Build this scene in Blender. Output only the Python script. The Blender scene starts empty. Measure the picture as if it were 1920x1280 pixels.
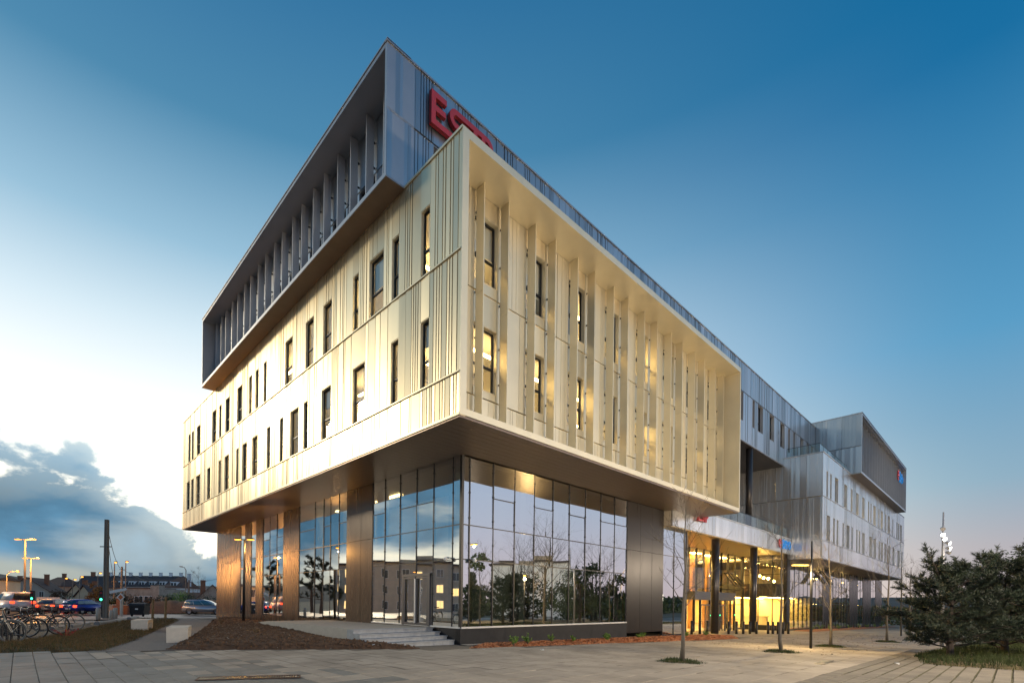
import bpy, bmesh, math, random
from mathutils import Vector, Matrix
rnd = random.Random(7)
S = bpy.context.scene
COL = S.collection
PI = math.pi

# ------------------------------------------------------------------ camera
CX, CY, CZ, YAW, ROLL, FOC, XC, YC = -10.379, -11.111, 1.6, .873, .012, 919.655, 807.876, 1128.184
cam_d = bpy.data.cameras.new('camera')
cam = bpy.data.objects.new('camera', cam_d)
COL.objects.link(cam)
fwd = Vector((math.cos(YAW), math.sin(YAW), 0))
rgt = Vector((math.sin(YAW), -math.cos(YAW), 0))
upv = Vector((0, 0, 1))
cx_ = math.cos(ROLL) * rgt + math.sin(ROLL) * upv
cy_ = -math.sin(ROLL) * rgt + math.cos(ROLL) * upv
m = Matrix.Identity(4)
for i in range(3):
    m[i][0] = cx_[i]; m[i][1] = cy_[i]; m[i][2] = -fwd[i]; m[i][3] = (CX, CY, CZ)[i]
cam.matrix_world = m
cam_d.sensor_width = 36
cam_d.lens = FOC / 1920 * 36
cam_d.shift_x = (960 - XC) / 1920
cam_d.shift_y = (YC - 640) / 1920
cam_d.clip_start = .1
cam_d.clip_end = 6000
S.camera = cam

# ------------------------------------------------------------------ sky and sun
SUN_AZ, SUN_EL = math.radians(122), math.radians(18)
W = bpy.data.worlds.new('World'); S.world = W; W.use_nodes = True
nt = W.node_tree; nt.nodes.clear()
def N(nt, t, **k):
    n = nt.nodes.new(t)
    for a, b in k.items():
        setattr(n, a, b)
    return n
def V(sock, v): sock.default_value = v
def math_n(nt, op, a, b=None, c=None, clamp=False):
    n = N(nt, 'ShaderNodeMath', operation=op, use_clamp=clamp)
    for i, s in enumerate((a, b, c)):
        if s is None: continue
        if isinstance(s, (int, float)): n.inputs[i].default_value = s
        else: nt.links.new(s, n.inputs[i])
    return n.outputs[0]
def ramp_n(nt, fac, stops, interp='LINEAR'):
    n = N(nt, 'ShaderNodeValToRGB'); cr = n.color_ramp; cr.interpolation = interp
    while len(cr.elements) < len(stops): cr.elements.new(.5)
    for e, (p, c) in zip(cr.elements, stops):
        e.position = p
        e.color = tuple(c) + (1,) if isinstance(c, (tuple, list)) and len(c) == 3 else (c, c, c, 1) if not isinstance(c, (tuple, list)) else c
    nt.links.new(fac, n.inputs[0])
    return n.outputs[0]
def mix_n(nt, fac, a, b, mode='MIX'):
    n = N(nt, 'ShaderNodeMix', data_type='RGBA', blend_type=mode)
    for i, s in ((0, fac), (6, a), (7, b)):
        if isinstance(s, (int, float)): n.inputs[i].default_value = s
        elif isinstance(s, tuple): n.inputs[i].default_value = s + (1,) if len(s) == 3 else s
        else: nt.links.new(s, n.inputs[i])
    return n.outputs[2]
def sstep(nt, x, a, b):
    n = N(nt, 'ShaderNodeMapRange', interpolation_type='SMOOTHSTEP')
    nt.links.new(x, n.inputs[0])
    n.inputs[1].default_value = a; n.inputs[2].default_value = b; n.inputs[3].default_value = 0; n.inputs[4].default_value = 1
    return n.outputs[0]
def build_sky():
    L = nt.links
    sky = N(nt, 'ShaderNodeTexSky', sky_type='NISHITA', sun_disc=False, sun_elevation=SUN_EL,
            sun_rotation=PI / 2 - SUN_AZ, altitude=200, air_density=1.0, dust_density=.6, ozone_density=3.0)
    tc = N(nt, 'ShaderNodeTexCoord')
    sep = N(nt, 'ShaderNodeSeparateXYZ'); L.new(tc.outputs['Generated'], sep.inputs[0])
    x, y, z = sep.outputs
    el = math_n(nt, 'ARCSINE', z)
    elr = math_n(nt, 'DIVIDE', el, PI / 2, clamp=True)
    k = 1 / SKY_STRENGTH
    def rmp(stops): return ramp_n(nt, elr, [(d / 90, tuple(c * k * .1 for c in col)) for d, col in stops], 'LINEAR')
    east = rmp(EAST); west = rmp(WEST)
    ax, ay = math.cos(math.radians(84)), math.sin(math.radians(84))
    hl = math_n(nt, 'SQRT', math_n(nt, 'ADD', math_n(nt, 'MULTIPLY', x, x), math_n(nt, 'MULTIPLY', y, y)))
    dotw = math_n(nt, 'DIVIDE', math_n(nt, 'ADD', math_n(nt, 'MULTIPLY', x, ax), math_n(nt, 'MULTIPLY', y, ay)), math_n(nt, 'MAXIMUM', hl, .001))
    base = mix_n(nt, sstep(nt, dotw, .05, .985), east, west)
    anti = math_n(nt, 'ADD', math_n(nt, 'MULTIPLY', x, math.cos(math.radians(-75))), math_n(nt, 'MULTIPLY', y, math.sin(math.radians(-75))))
    anti = math_n(nt, 'MULTIPLY', sstep(nt, math_n(nt, 'DIVIDE', anti, math_n(nt, 'MAXIMUM', hl, .001)), .15, .95), math_n(nt, 'SUBTRACT', 1.0, sstep(nt, el, .25, 1.1)))
    base = mix_n(nt, math_n(nt, 'MULTIPLY', anti, .85), base, rmp(ANTI))
    base = mix_n(nt, 1.0, base, (10.0, 10.0, 10.0), 'MULTIPLY')
    base = mix_n(nt, .05, base, sky.outputs[0])
    # cloud bank low in the west
    mp = N(nt, 'ShaderNodeMapping'); mp.inputs['Scale'].default_value = (1, 1, 1.45); L.new(tc.outputs['Generated'], mp.inputs[0])
    n1 = N(nt, 'ShaderNodeTexNoise'); V(n1.inputs['Scale'], 5.2); V(n1.inputs['Detail'], 9); V(n1.inputs['Roughness'], .56); V(n1.inputs['Distortion'], .25)
    L.new(mp.outputs[0], n1.inputs['Vector'])
    n2 = N(nt, 'ShaderNodeTexNoise'); V(n2.inputs['Scale'], 2.2); V(n2.inputs['Detail'], 6); V(n2.inputs['Roughness'], .5)
    mp2 = N(nt, 'ShaderNodeMapping'); mp2.inputs['Scale'].default_value = (1, 1, 3.4); mp2.inputs['Location'].default_value = (3.1, .4, 1.7)
    L.new(tc.outputs['Generated'], mp2.inputs[0]); L.new(mp2.outputs[0], n2.inputs['Vector'])
    az = math_n(nt, 'ARCTAN2', y, x)                       # east 0, building's long side pi/2
    azr = math_n(nt, 'DIVIDE', math_n(nt, 'ADD', az, PI), 2 * PI)
    def azs(d): return (math.radians(d) + PI) / (2 * PI)
    edge = ramp_n(nt, azr, [(0, .20), (azs(-150), .0), (azs(58), .0), (azs(72), .10), (azs(78), .15), (azs(82), .195), (azs(86), .238), (azs(91), .24), (azs(98), .28), (azs(112), .36), (azs(150), .42), (1, .20)])
    e = math_n(nt, 'SUBTRACT', math_n(nt, 'ADD', edge, math_n(nt, 'MULTIPLY', math_n(nt, 'SUBTRACT', n1.outputs[0], .5), .38)), el)
    cl = math_n(nt, 'MULTIPLY', sstep(nt, e, -.008, .022), sstep(nt, edge, .01, .07))
    breaks = math_n(nt, 'MULTIPLY', sstep(nt, n2.outputs[0], .47, .64), ramp_n(nt, azr, [(azs(82), .22), (azs(94), .38), (azs(112), .9), (azs(160), .9)]))
    thick = sstep(nt, e, .0, .10)
    ccol = mix_n(nt, thick, CLOUD_EDGE, CLOUD_CORE)
    var = ramp_n(nt, n1.outputs[0], [(.3, .55), (.72, 1.7)])
    ccol = mix_n(nt, 1.0, ccol, var, 'MULTIPLY')
    ccol = mix_n(nt, breaks, ccol, CLOUD_BREAK)
    out = mix_n(nt, cl, base, ccol)
    # clear strip under the cloud, along the horizon
    strip = math_n(nt, 'MULTIPLY', math_n(nt, 'SUBTRACT', 1.0, sstep(nt, math_n(nt, 'ADD', el, math_n(nt, 'MULTIPLY', math_n(nt, 'SUBTRACT', n2.outputs[0], .5), .12)), .035, .075)), sstep(nt, edge, .1, .3))
    out = mix_n(nt, math_n(nt, 'MULTIPLY', strip, .8), out, STRIP_COL)
    bg = N(nt, 'ShaderNodeBackground'); V(bg.inputs[1], SKY_STRENGTH); L.new(out, bg.inputs[0])
    wo = N(nt, 'ShaderNodeOutputWorld'); L.new(bg.outputs[0], wo.inputs[0])
SKY_STRENGTH = .10
# evening sky, colour by height above the horizon: away from and towards the afterglow
EAST = [(0, (.46, .37, .37)), (5, (.38, .36, .39)), (10, (.21, .35, .45)), (21, (.065, .275, .475)), (38, (.001, .128, .305)), (60, (.001, .088, .225)), (90, (.002, .06, .17))]
WEST = [(0, (2.0, 1.75, 1.3)), (9, (1.9, 1.75, 1.42)), (15, (1.15, 1.14, 1.04)), (20.5, (.88, .93, .93)), (26, (.62, .75, .82)), (33, (.28, .47, .61)), (42, (.065, .22, .37)), (55, (.010, .118, .28)), (90, (.002, .06, .17))]
ANTI = [(0, (.60, .50, .55)), (8, (.54, .54, .65)), (20, (.42, .55, .74)), (40, (.16, .34, .54)), (90, (.02, .08, .2))]
CLOUD_CORE = (.75, 1.75, 2.7)
CLOUD_EDGE = (3.0, 4.2, 5.0)
CLOUD_BREAK = (11, 10.4, 8.2)
STRIP_COL = (5.4, 5.2, 4.0)
build_sky()
sd = bpy.data.lights.new('sun', 'SUN'); sd.energy = 1.0; sd.angle = math.radians(8); sd.color = (1, .83, .56)
sun = bpy.data.objects.new('sun', sd); COL.objects.link(sun)
sdir = Vector((math.cos(SUN_AZ) * math.cos(SUN_EL), math.sin(SUN_AZ) * math.cos(SUN_EL), math.sin(SUN_EL)))
sun.rotation_euler = sdir.to_track_quat('Z', 'Y').to_euler(); sun.location = (0, 0, 60)
vs = S.view_settings
vs.view_transform = 'Standard'; vs.look = 'None'; vs.gamma = 1; vs.use_curve_mapping = False; vs.exposure = .24
S.cycles.max_bounces = 8; S.cycles.transparent_max_bounces = 24; S.cycles.glossy_bounces = 5; S.cycles.diffuse_bounces = 3
S.cycles.sample_clamp_indirect = 12; S.cycles.caustics_reflective = False; S.cycles.caustics_refractive = False

# ------------------------------------------------------------------ materials
M = {}
def mat(name, col, rough=.6, metal=0, noise=None, nscale=8, bump=0, bscale=60, col2=None, spec=None, stretch=None, emit=None, estr=0, objvar=0, stain=0):
    ma = bpy.data.materials.new(name); ma.use_nodes = True
    t = ma.node_tree; b = t.nodes['Principled BSDF']
    V(b.inputs['Roughness'], rough); V(b.inputs['Metallic'], metal); V(b.inputs['Base Color'], tuple(col) + (1,))
    if spec is not None: V(b.inputs['Specular IOR Level'], spec)
    tc = N(t, 'ShaderNodeTexCoord'); vec = tc.outputs['Object']
    if stretch:
        mp = N(t, 'ShaderNodeMapping'); mp.inputs['Scale'].default_value = stretch; t.links.new(vec, mp.inputs[0]); vec = mp.outputs[0]
    c = None
    if noise:
        n = N(t, 'ShaderNodeTexNoise'); V(n.inputs['Scale'], nscale); V(n.inputs['Detail'], 6); V(n.inputs['Roughness'], .6); t.links.new(vec, n.inputs['Vector'])
        c2 = col2 or tuple(v * (1 - noise) for v in col)
        f = sstep(t, n.outputs[0], .3, .7)
        c = mix_n(t, f, tuple(c2), tuple(col))
        r = math_n(t, 'ADD', rough - .06, math_n(t, 'MULTIPLY', n.outputs[0], .12)); t.links.new(r, b.inputs['Roughness'])
    if objvar:
        oi = N(t, 'ShaderNodeObjectInfo')
        v = math_n(t, 'ADD', 1 - objvar, math_n(t, 'MULTIPLY', oi.outputs['Random'], 2 * objvar))
        cc = N(t, 'ShaderNodeCombineColor'); [t.links.new(v, s) for s in cc.inputs[:3]]
        c = mix_n(t, 1.0, c if c is not None else tuple(col), cc.outputs[0], 'MULTIPLY')
    if stain:                                                # wear and damp patches that run across the pieces
        ge = N(t, 'ShaderNodeNewGeometry')
        for sc, lo, hi, am in ((.55, .42, .68, stain), (2.6, .56, .70, stain * .7), (14, .66, .72, stain * .9)):
            n = N(t, 'ShaderNodeTexNoise'); V(n.inputs['Scale'], sc); V(n.inputs['Detail'], 5); V(n.inputs['Roughness'], .6); t.links.new(ge.outputs['Position'], n.inputs['Vector'])
            c = mix_n(t, math_n(t, 'MULTIPLY', sstep(t, n.outputs[0], lo, hi), am), c if c is not None else tuple(col), tuple(v * .35 for v in col))
    if c is not None: t.links.new(c, b.inputs['Base Color'])
    if bump:
        n = N(t, 'ShaderNodeTexNoise'); V(n.inputs['Scale'], bscale); V(n.inputs['Detail'], 5); t.links.new(vec, n.inputs['Vector'])
        bp = N(t, 'ShaderNodeBump'); V(bp.inputs['Strength'], bump); V(bp.inputs['Distance'], .02)
        t.links.new(n.outputs[0], bp.inputs['Height']); t.links.new(bp.outputs[0], b.inputs['Normal'])
    if emit:
        V(b.inputs['Emission Color'], tuple(emit) + (1,)); V(b.inputs['Emission Strength'], estr)
    M[name] = ma
    return ma
def glass_mat(name, tint, base=.30, gain=1.0, refl=(1, 1, 1), ior=1.52):
    ma = bpy.data.materials.new(name); ma.use_nodes = True; t = ma.node_tree; t.nodes.clear()
    tr = N(t, 'ShaderNodeBsdfTransparent'); V(tr.inputs[0], tuple(tint) + (1,))
    gl = N(t, 'ShaderNodeBsdfGlossy'); V(gl.inputs['Roughness'], 0.0); V(gl.inputs[0], tuple(refl) + (1,))
    ge = N(t, 'ShaderNodeNewGeometry'); dp = N(t, 'ShaderNodeVectorMath', operation='DOT_PRODUCT'); t.links.new(ge.outputs['Normal'], dp.inputs[0]); t.links.new(ge.outputs['Incoming'], dp.inputs[1])
    fz = math_n(t, 'ADD', .042, math_n(t, 'MULTIPLY', .958, math_n(t, 'POWER', math_n(t, 'SUBTRACT', 1.0, math_n(t, 'ABSOLUTE', dp.outputs['Value'])), 5.0)))
    # bump-free slight unevenness of float glass
    tc = N(t, 'ShaderNodeTexCoord'); n = N(t, 'ShaderNodeTexNoise'); V(n.inputs['Scale'], .55); V(n.inputs['Detail'], 1); t.links.new(tc.outputs['Object'], n.inputs['Vector'])
    bp = N(t, 'ShaderNodeBump'); V(bp.inputs['Strength'], .05); V(bp.inputs['Distance'], .05); t.links.new(n.outputs[0], bp.inputs['Height']); t.links.new(bp.outputs[0], gl.inputs['Normal'])
    f = math_n(t, 'ADD', math_n(t, 'MULTIPLY', fz, gain), base, clamp=True)
    mx = N(t, 'ShaderNodeMixShader'); t.links.new(f, mx.inputs[0]); t.links.new(tr.outputs[0], mx.inputs[1]); t.links.new(gl.outputs[0], mx.inputs[2])
    o = N(t, 'ShaderNodeOutputMaterial'); t.links.new(mx.outputs[0], o.inputs[0])
    M[name] = ma
def emit_mat(name, col, s):
    ma = bpy.data.materials.new(name); ma.use_nodes = True; t = ma.node_tree; t.nodes.clear()
    e = N(t, 'ShaderNodeEmission'); V(e.inputs[0], tuple(col) + (1,)); V(e.inputs[1], s)
    o = N(t, 'ShaderNodeOutputMaterial'); t.links.new(e.outputs[0], o.inputs[0]); M[name] = ma

mat('gold', (.84, .73, .50), .36, .62, noise=.09, nscale=1.2, stretch=(1, 1, .15), objvar=.22)
mat('gold_plain', (.82, .74, .54), .38, .45, noise=.06, nscale=1.0)
mat('silver', (.82, .83, .84), .25, .75, noise=.10, nscale=1.2, stretch=(1, 1, .15), objvar=.09)
mat('silver_plain', (.62, .64, .66), .38, .5, noise=.05, nscale=1)
mat('anthracite', (.50, .52, .55), .30, .75, noise=.10, nscale=1.2, stretch=(1, 1, .15), objvar=.17)
mat('anthracite_plain', (.46, .47, .50), .40, .6, noise=.06, nscale=1)
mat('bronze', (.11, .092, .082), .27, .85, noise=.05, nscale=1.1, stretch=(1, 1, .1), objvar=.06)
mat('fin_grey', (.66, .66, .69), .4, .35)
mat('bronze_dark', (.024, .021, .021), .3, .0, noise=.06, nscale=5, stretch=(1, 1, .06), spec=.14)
mat('blind', (.68, .62, .50), .85)
mat('soffit', (.25, .19, .155), .34, .5, noise=.12, nscale=2, objvar=.05)
mat('soffit_dark', (.10, .09, .09), .45, .5, noise=.1, nscale=2)
mat('recess', (.10, .09, .07), .6, .2)
mat('recess_dark', (.035, .037, .042), .6, .2)
mat('frame_black', (.022, .023, .026), .38, .3)
mat('frame_grey', (.11, .11, .12), .4, .5)
mat('plinth', (.026, .027, .031), .6, 0, noise=.25, nscale=3, spec=.2)
mat('column_black', (.055, .05, .05), .32, .5, noise=.1, nscale=3)
glass_mat('glass', (.80, .90, .87), .70, 1.2)
glass_mat('glass_wing', (.86, .93, .90), .40, 1.1)
glass_mat('glass_window', (.90, .94, .93), .10, .9)
glass_mat('glass_hall', (.97, .98, .96), .05, .8)
glass_mat('glass_rail', (.78, .92, .90), .06, .9)
glass_mat('glass_car', (.25, .30, .32), .10, 1.0)
mat('interior_wall', (.62, .58, .48), .8, noise=.06, nscale=2)
mat('interior_green', (.36, .42, .36), .8, noise=.1, nscale=2)
mat('interior_dark', (.10, .09, .075), .8)
mat('interior_floor', (.25, .22, .18), .35, noise=.1, nscale=2)
mat('interior_ceiling', (.7, .66, .55), .8)
mat('hall_wall', (.78, .66, .40), .7, noise=.1, nscale=1)
mat('hall_wood', (.45, .22, .08), .5, noise=.3, nscale=3, stretch=(1, 1, .2))
mat('hall_orange', (.6, .16, .05), .6)
mat('concrete', (.46, .42, .36), .8, noise=.14, nscale=5, bump=.3, bscale=60)
mat('bench_concrete', (.62, .56, .47), .75, noise=.12, nscale=6, bump=.2, bscale=70)
mat('stair_stone', (.36, .38, .40), .7, noise=.2, nscale=7, bump=.3, bscale=80)
mat('red_letter', (.62, .05, .06), .45)
mat('red_side', (.40, .03, .035), .5)
mat('blue_letter', (.02, .25, .62), .4, emit=(.02, .35, 1), estr=.25)
mat('red_lit', (.65, .05, .05), .4, emit=(1, .08, .06), estr=.35)
emit_mat('lamp_warm', (1, .68, .28), 9)
emit_mat('lamp_hall', (1, .62, .16), 70)
emit_mat('lamp_office', (1, .66, .26), 21)
emit_mat('lamp_cool', (.9, 1, .85), 1.6)
emit_mat('street_orange', (1, .34, .045), 3.6)
emit_mat('street_yellow', (1, .60, .11), 4.5)
emit_mat('flood_white', (1, .96, .88), 7)
emit_mat('tail_red', (1, .05, .015), 4)
emit_mat('signal_green', (.05, 1, .40), 5)
emit_mat('head_white', (1, .92, .7), 5)
emit_mat('sign_orange', (1, .38, .05), 3)
emit_mat('sign_violet', (.65, .62, 1), 3)
emit_mat('window_lit', (1, .66, .26), 1.6)

# ------------------------------------------------------------------ mesh helpers
class MB:
    def __init__(s): s.v = []; s.f = []; s.mi = []; s.cur = 0
    def quad(s, a, b, c, d):
        i = len(s.v); s.v += [tuple(a), tuple(b), tuple(c), tuple(d)]; s.f.append((i, i + 1, i + 2, i + 3)); s.mi.append(s.cur); return s
    def tri(s, a, b, c):
        i = len(s.v); s.v += [tuple(a), tuple(b), tuple(c)]; s.f.append((i, i + 1, i + 2)); s.mi.append(s.cur); return s
    def box(s, x0, y0, z0, x1, y1, z1):
        if x0 > x1: x0, x1 = x1, x0
        if y0 > y1: y0, y1 = y1, y0
        if z0 > z1: z0, z1 = z1, z0
        i = len(s.v)
        s.v += [(x0, y0, z0), (x1, y0, z0), (x1, y1, z0), (x0, y1, z0), (x0, y0, z1), (x1, y0, z1), (x1, y1, z1), (x0, y1, z1)]
        for f in ((0, 3, 2, 1), (4, 5, 6, 7), (0, 1, 5, 4), (1, 2, 6, 5), (2, 3, 7, 6), (3, 0, 4, 7)):
            s.f.append(tuple(i + k for k in f)); s.mi.append(s.cur)
        return s
    def prism(s, pts, ext):
        """closed prism: polygon pts (3-D) extruded by vector ext"""
        i = len(s.v); n = len(pts); e = Vector(ext)
        s.v += [tuple(p) for p in pts] + [tuple(Vector(p) + e) for p in pts]
        s.f.append(tuple(i + k for k in range(n - 1, -1, -1))); s.mi.append(s.cur)
        s.f.append(tuple(i + n + k for k in range(n))); s.mi.append(s.cur)
        for k in range(n):
            s.f.append((i + k, i + (k + 1) % n, i + n + (k + 1) % n, i + n + k)); s.mi.append(s.cur)
        return s
    def tube(s, pts, rad, n=8, cap=True):
        pts = [Vector(p) for p in pts]
        if not isinstance(rad, (list, tuple)): rad = [rad] * len(pts)
        base = len(s.v); ref = None
        for k, p in enumerate(pts):
            d = (pts[min(k + 1, len(pts) - 1)] - pts[max(k - 1, 0)])
            d = d.normalized() if d.length > 1e-9 else Vector((0, 0, 1))
            if ref is None: ref = Vector((0, 0, 1)) if abs(d.z) < .9 else Vector((1, 0, 0))
            u = d.cross(ref).normalized(); w = u.cross(d).normalized(); ref = w
            for j in range(n):
                a = 2 * PI * j / n
                q = p + (u * math.cos(a) + w * math.sin(a)) * rad[k]
                s.v.append(tuple(q))
        for k in range(len(pts) - 1):
            for j in range(n):
                a = base + k * n + j; b = base + k * n + (j + 1) % n
                s.f.append((a, b, b + n, a + n)); s.mi.append(s.cur)
        if cap:
            s.f.append(tuple(base + j for j in range(n - 1, -1, -1))); s.mi.append(s.cur)
            e = base + (len(pts) - 1) * n
            s.f.append(tuple(e + j for j in range(n))); s.mi.append(s.cur)
        return s
    def torus(s, c, ax, R, r, n=28, k=7):
        c = Vector(c); ax = Vector(ax).normalized(); u = ax.orthogonal().normalized(); w = ax.cross(u); b = len(s.v)
        for i in range(n):
            a = 2 * PI * i / n; d = u * math.cos(a) + w * math.sin(a)
            for j in range(k):
                q = 2 * PI * j / k
                s.v.append(tuple(c + d * (R + r * math.cos(q)) + ax * (r * math.sin(q))))
        for i in range(n):
            for j in range(k):
                s.f.append((b + i * k + j, b + ((i + 1) % n) * k + j, b + ((i + 1) % n) * k + (j + 1) % k, b + i * k + (j + 1) % k)); s.mi.append(s.cur)
        return s
    def ball(s, c, rx, ry=None, rz=None, n=10, k=6):
        ry = ry or rx; rz = rz or rx
        b = len(s.v)
        for i in range(k + 1):
            t = PI * i / k
            for j in range(n):
                a = 2 * PI * j / n
                s.v.append((c[0] + rx * math.sin(t) * math.cos(a), c[1] + ry * math.sin(t) * math.sin(a), c[2] + rz * math.cos(t)))
        for i in range(k):
            for j in range(n):
                s.f.append((b + i * n + j, b + (i + 1) * n + j, b + (i + 1) * n + (j + 1) % n, b + i * n + (j + 1) % n)); s.mi.append(s.cur)
        return s
    def build(s, name, mats, parent=None, smooth=False, merge=False):
        me = bpy.data.meshes.new(name); me.from_pydata(s.v, [], s.f)
        mats = mats if isinstance(mats, (list, tuple)) else [mats]
        for q in mats: me.materials.append(M[q])
        if len(mats) > 1: me.polygons.foreach_set('material_index', s.mi)
        if smooth: me.polygons.foreach_set('use_smooth', [True] * len(s.f))
        me.update()
        return link(name, me, parent)
def link(name, me, parent=None, loc=None):
    o = bpy.data.objects.new(name, me); COL.objects.link(o)
    if parent is not None: o.parent = parent
    if loc is not None: o.location = loc
    return o
def tag(o, label=None, cat=None, group=None, kind=None):
    if label: o['label'] = label
    if cat: o['category'] = cat
    if group: o['group'] = group
    if kind: o['kind'] = kind
    return o
def thing(name, label, cat, loc=(0, 0, 0), rz=0, group=None):
    o = bpy.data.objects.new(name, None); COL.objects.link(o); o.empty_display_size = .2
    o.location = loc; o.rotation_euler = (0, 0, rz)
    return tag(o, label, cat, group)
KIDS = {}
def copy_tree(o, loc=None, rz=None, label=None, group=None, scale=None, parent=None):
    c = o.copy(); COL.objects.link(c)
    if parent is not None: c.parent = parent
    if loc is not None: c.location = loc
    if rz is not None: c.rotation_euler = (0, 0, rz)
    if scale is not None: c.scale = scale
    if label: c['label'] = label
    if group: c['group'] = group
    for ch in list(o.children): copy_tree(ch, parent=c)
    return c
def setm(o, name):
    """give a copied part a material of its own through the object slot"""
    o.material_slots[0].link = 'OBJECT'; o.material_slots[0].material = M[name]
def gz(x, y):
    """the site falls gently towards the far block, and the street dips beyond the crossing"""
    h = -.015 * min(max(0, x), 120)
    t = min(max((y - 50) / 30, 0), 1); k = min(max((35 - x) / 15, 0), 1)
    return h - 1.4 * t * t * (3 - 2 * t) * k
def gpx(px, py, z=0.):
    """ground point seen in a given direction from the viewpoint"""
    a, b = px - XC, py - YC
    x = math.cos(ROLL) * a + math.sin(ROLL) * b; y = -math.sin(ROLL) * a + math.cos(ROLL) * b
    d = fwd * FOC + rgt * x - upv * y
    t = (z - CZ) / d.z
    p = Vector((CX, CY, CZ)) + d * t
    for _ in range(12):
        t = (z + gz(p.x, p.y) - CZ) / d.z; p = Vector((CX, CY, CZ)) + d * t
    return p
def to_px(x, y, z):
    d = Vector((x - CX, y - CY, z - CZ)); w = d.dot(fwd)
    if w < .5: return None
    a = d.dot(rgt) / w * FOC; b = -d.z / w * FOC
    return XC + math.cos(ROLL) * a - math.sin(ROLL) * b, YC + math.sin(ROLL) * a + math.cos(ROLL) * b, w
def spot(px, depth):
    """ground point at a given distance along the view and sideways angle"""
    return Vector((CX, CY, 0)) + fwd * depth + rgt * ((px - XC) / FOC * depth)
def face_cam(x, y): return math.atan2(CY - y, CX - x)

# ================================================================== the campus building
BLD = thing('campus_building', 'large college building with overhanging gold metal box, dark upper bar and silver wing', 'building')
class Face:
    def __init__(s, o, u, n): s.o, s.u, s.n = Vector(o), Vector(u), Vector(n)
    def __call__(s, u, d, z):
        p = s.o + s.u * u + s.n * d
        return (p.x, p.y, z)
    def box(s, mb, u0, u1, d0, d1, z0, z1):
        a, b = s(u0, d0, z0), s(u1, d1, z1)
        return mb.box(*a, *b)
GL = Face((0, 0), (0, 1), (-1, 0))            # gold box, street side
GR = Face((0, 0), (1, 0), (0, -1))            # gold box, forecourt side
DL = Face((-.835, 0), (0, 1), (-1, 0))        # dark bar end facing the street
DR = Face((0, 2.96), (1, 0), (0, -1))         # dark bar, long side
KL = Face((2.795, 0), (0, 1), (-1, 0))        # glazed base, street side
KR = Face((0, 2.795), (1, 0), (0, -1))        # glazed base, forecourt side
SL = Face((44.4, 0), (0, 1), (-1, 0))         # silver box, side towards the entrance
SR = Face((0, 0), (1, 0), (0, -1))            # silver box, front
SB = Face((0, 2.8), (1, 0), (0, -1))          # glazed base below the silver box
TL = Face((55.6, 0), (0, 1), (-1, 0))         # dark top box of the silver wing, side
TR = Face((0, -.85), (1, 0), (0, -1))         # dark top box, front
ZB, ZT = 7.42, 16.36

def grooves(u0, u1, style, r):
    """edges of the narrow recessed joints inside one panel"""
    g = []; u = u0
    while True:
        if style == 'dense': w = r.choice((.13, .13, .16, .24))
        elif style == 'mixed': w = r.choice((.11, .13, .13, .2, .34, .5, .5))
        elif style == 'fine': w = r.choice((.22, .3, .3, .45))
        else: w = 99
        u += w
        if u > u1 - .08: return g
        g.append((u - .022, u + .022))
TILT = {'gold_cladding_panel': .023, 'silver_cladding_panel': .026, 'dark_cladding_panel': .032}
def panel(face, u0, u1, z0, z1, mats, name, style='plain', r=rnd, proud=0., depth=.05):
    """one folded metal panel: flat lands with standing recessed joints, open back closed by a dark liner"""
    mb = MB(); gap = .008
    u0 += gap; u1 -= gap; z0 += gap; z1 -= gap
    if u1 - u0 < .04 or z1 - z0 < .04: return
    # every land between two joints sits at its own slight angle, so each catches the sky differently
    gs = grooves(u0, u1, style, r); ed = [u0] + [v for g in gs for v in g] + [u1]
    prof = [(u0, proud - .09)]
    for i in range(0, len(ed), 2):
        w = ed[i + 1] - ed[i]; t = max(-.012, min(.012, r.gauss(0, TILT.get(name, .01)) * w))
        prof += [(ed[i], proud - .014 - t), (ed[i + 1], proud - .014 + t)]
        if i + 2 < len(ed): prof += [(ed[i + 1], proud - .014 - depth), (ed[i + 2], proud - .014 - depth)]
    prof += [(u1, proud - .09)]
    for (a, da), (b, db) in zip(prof, prof[1:]):
        mb.quad(face(a, da, z0), face(b, db, z0), face(b, db, z1), face(a, da, z1))
    mb.quad(face(u0, proud - .002, z1), face(u1, proud - .002, z1), face(u1, proud - .09, z1), face(u0, proud - .09, z1))
    mb.quad(face(u0, proud - .002, z0), face(u1, proud - .002, z0), face(u1, proud - .09, z0), face(u0, proud - .09, z0))
    mb.cur = 1
    mb.quad(face(u0, -.11, z0 - .01), face(u1, -.11, z0 - .01), face(u1, -.11, z1 + .01), face(u0, -.11, z1 + .01))
    return mb.build(name, mats, BLD)
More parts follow.
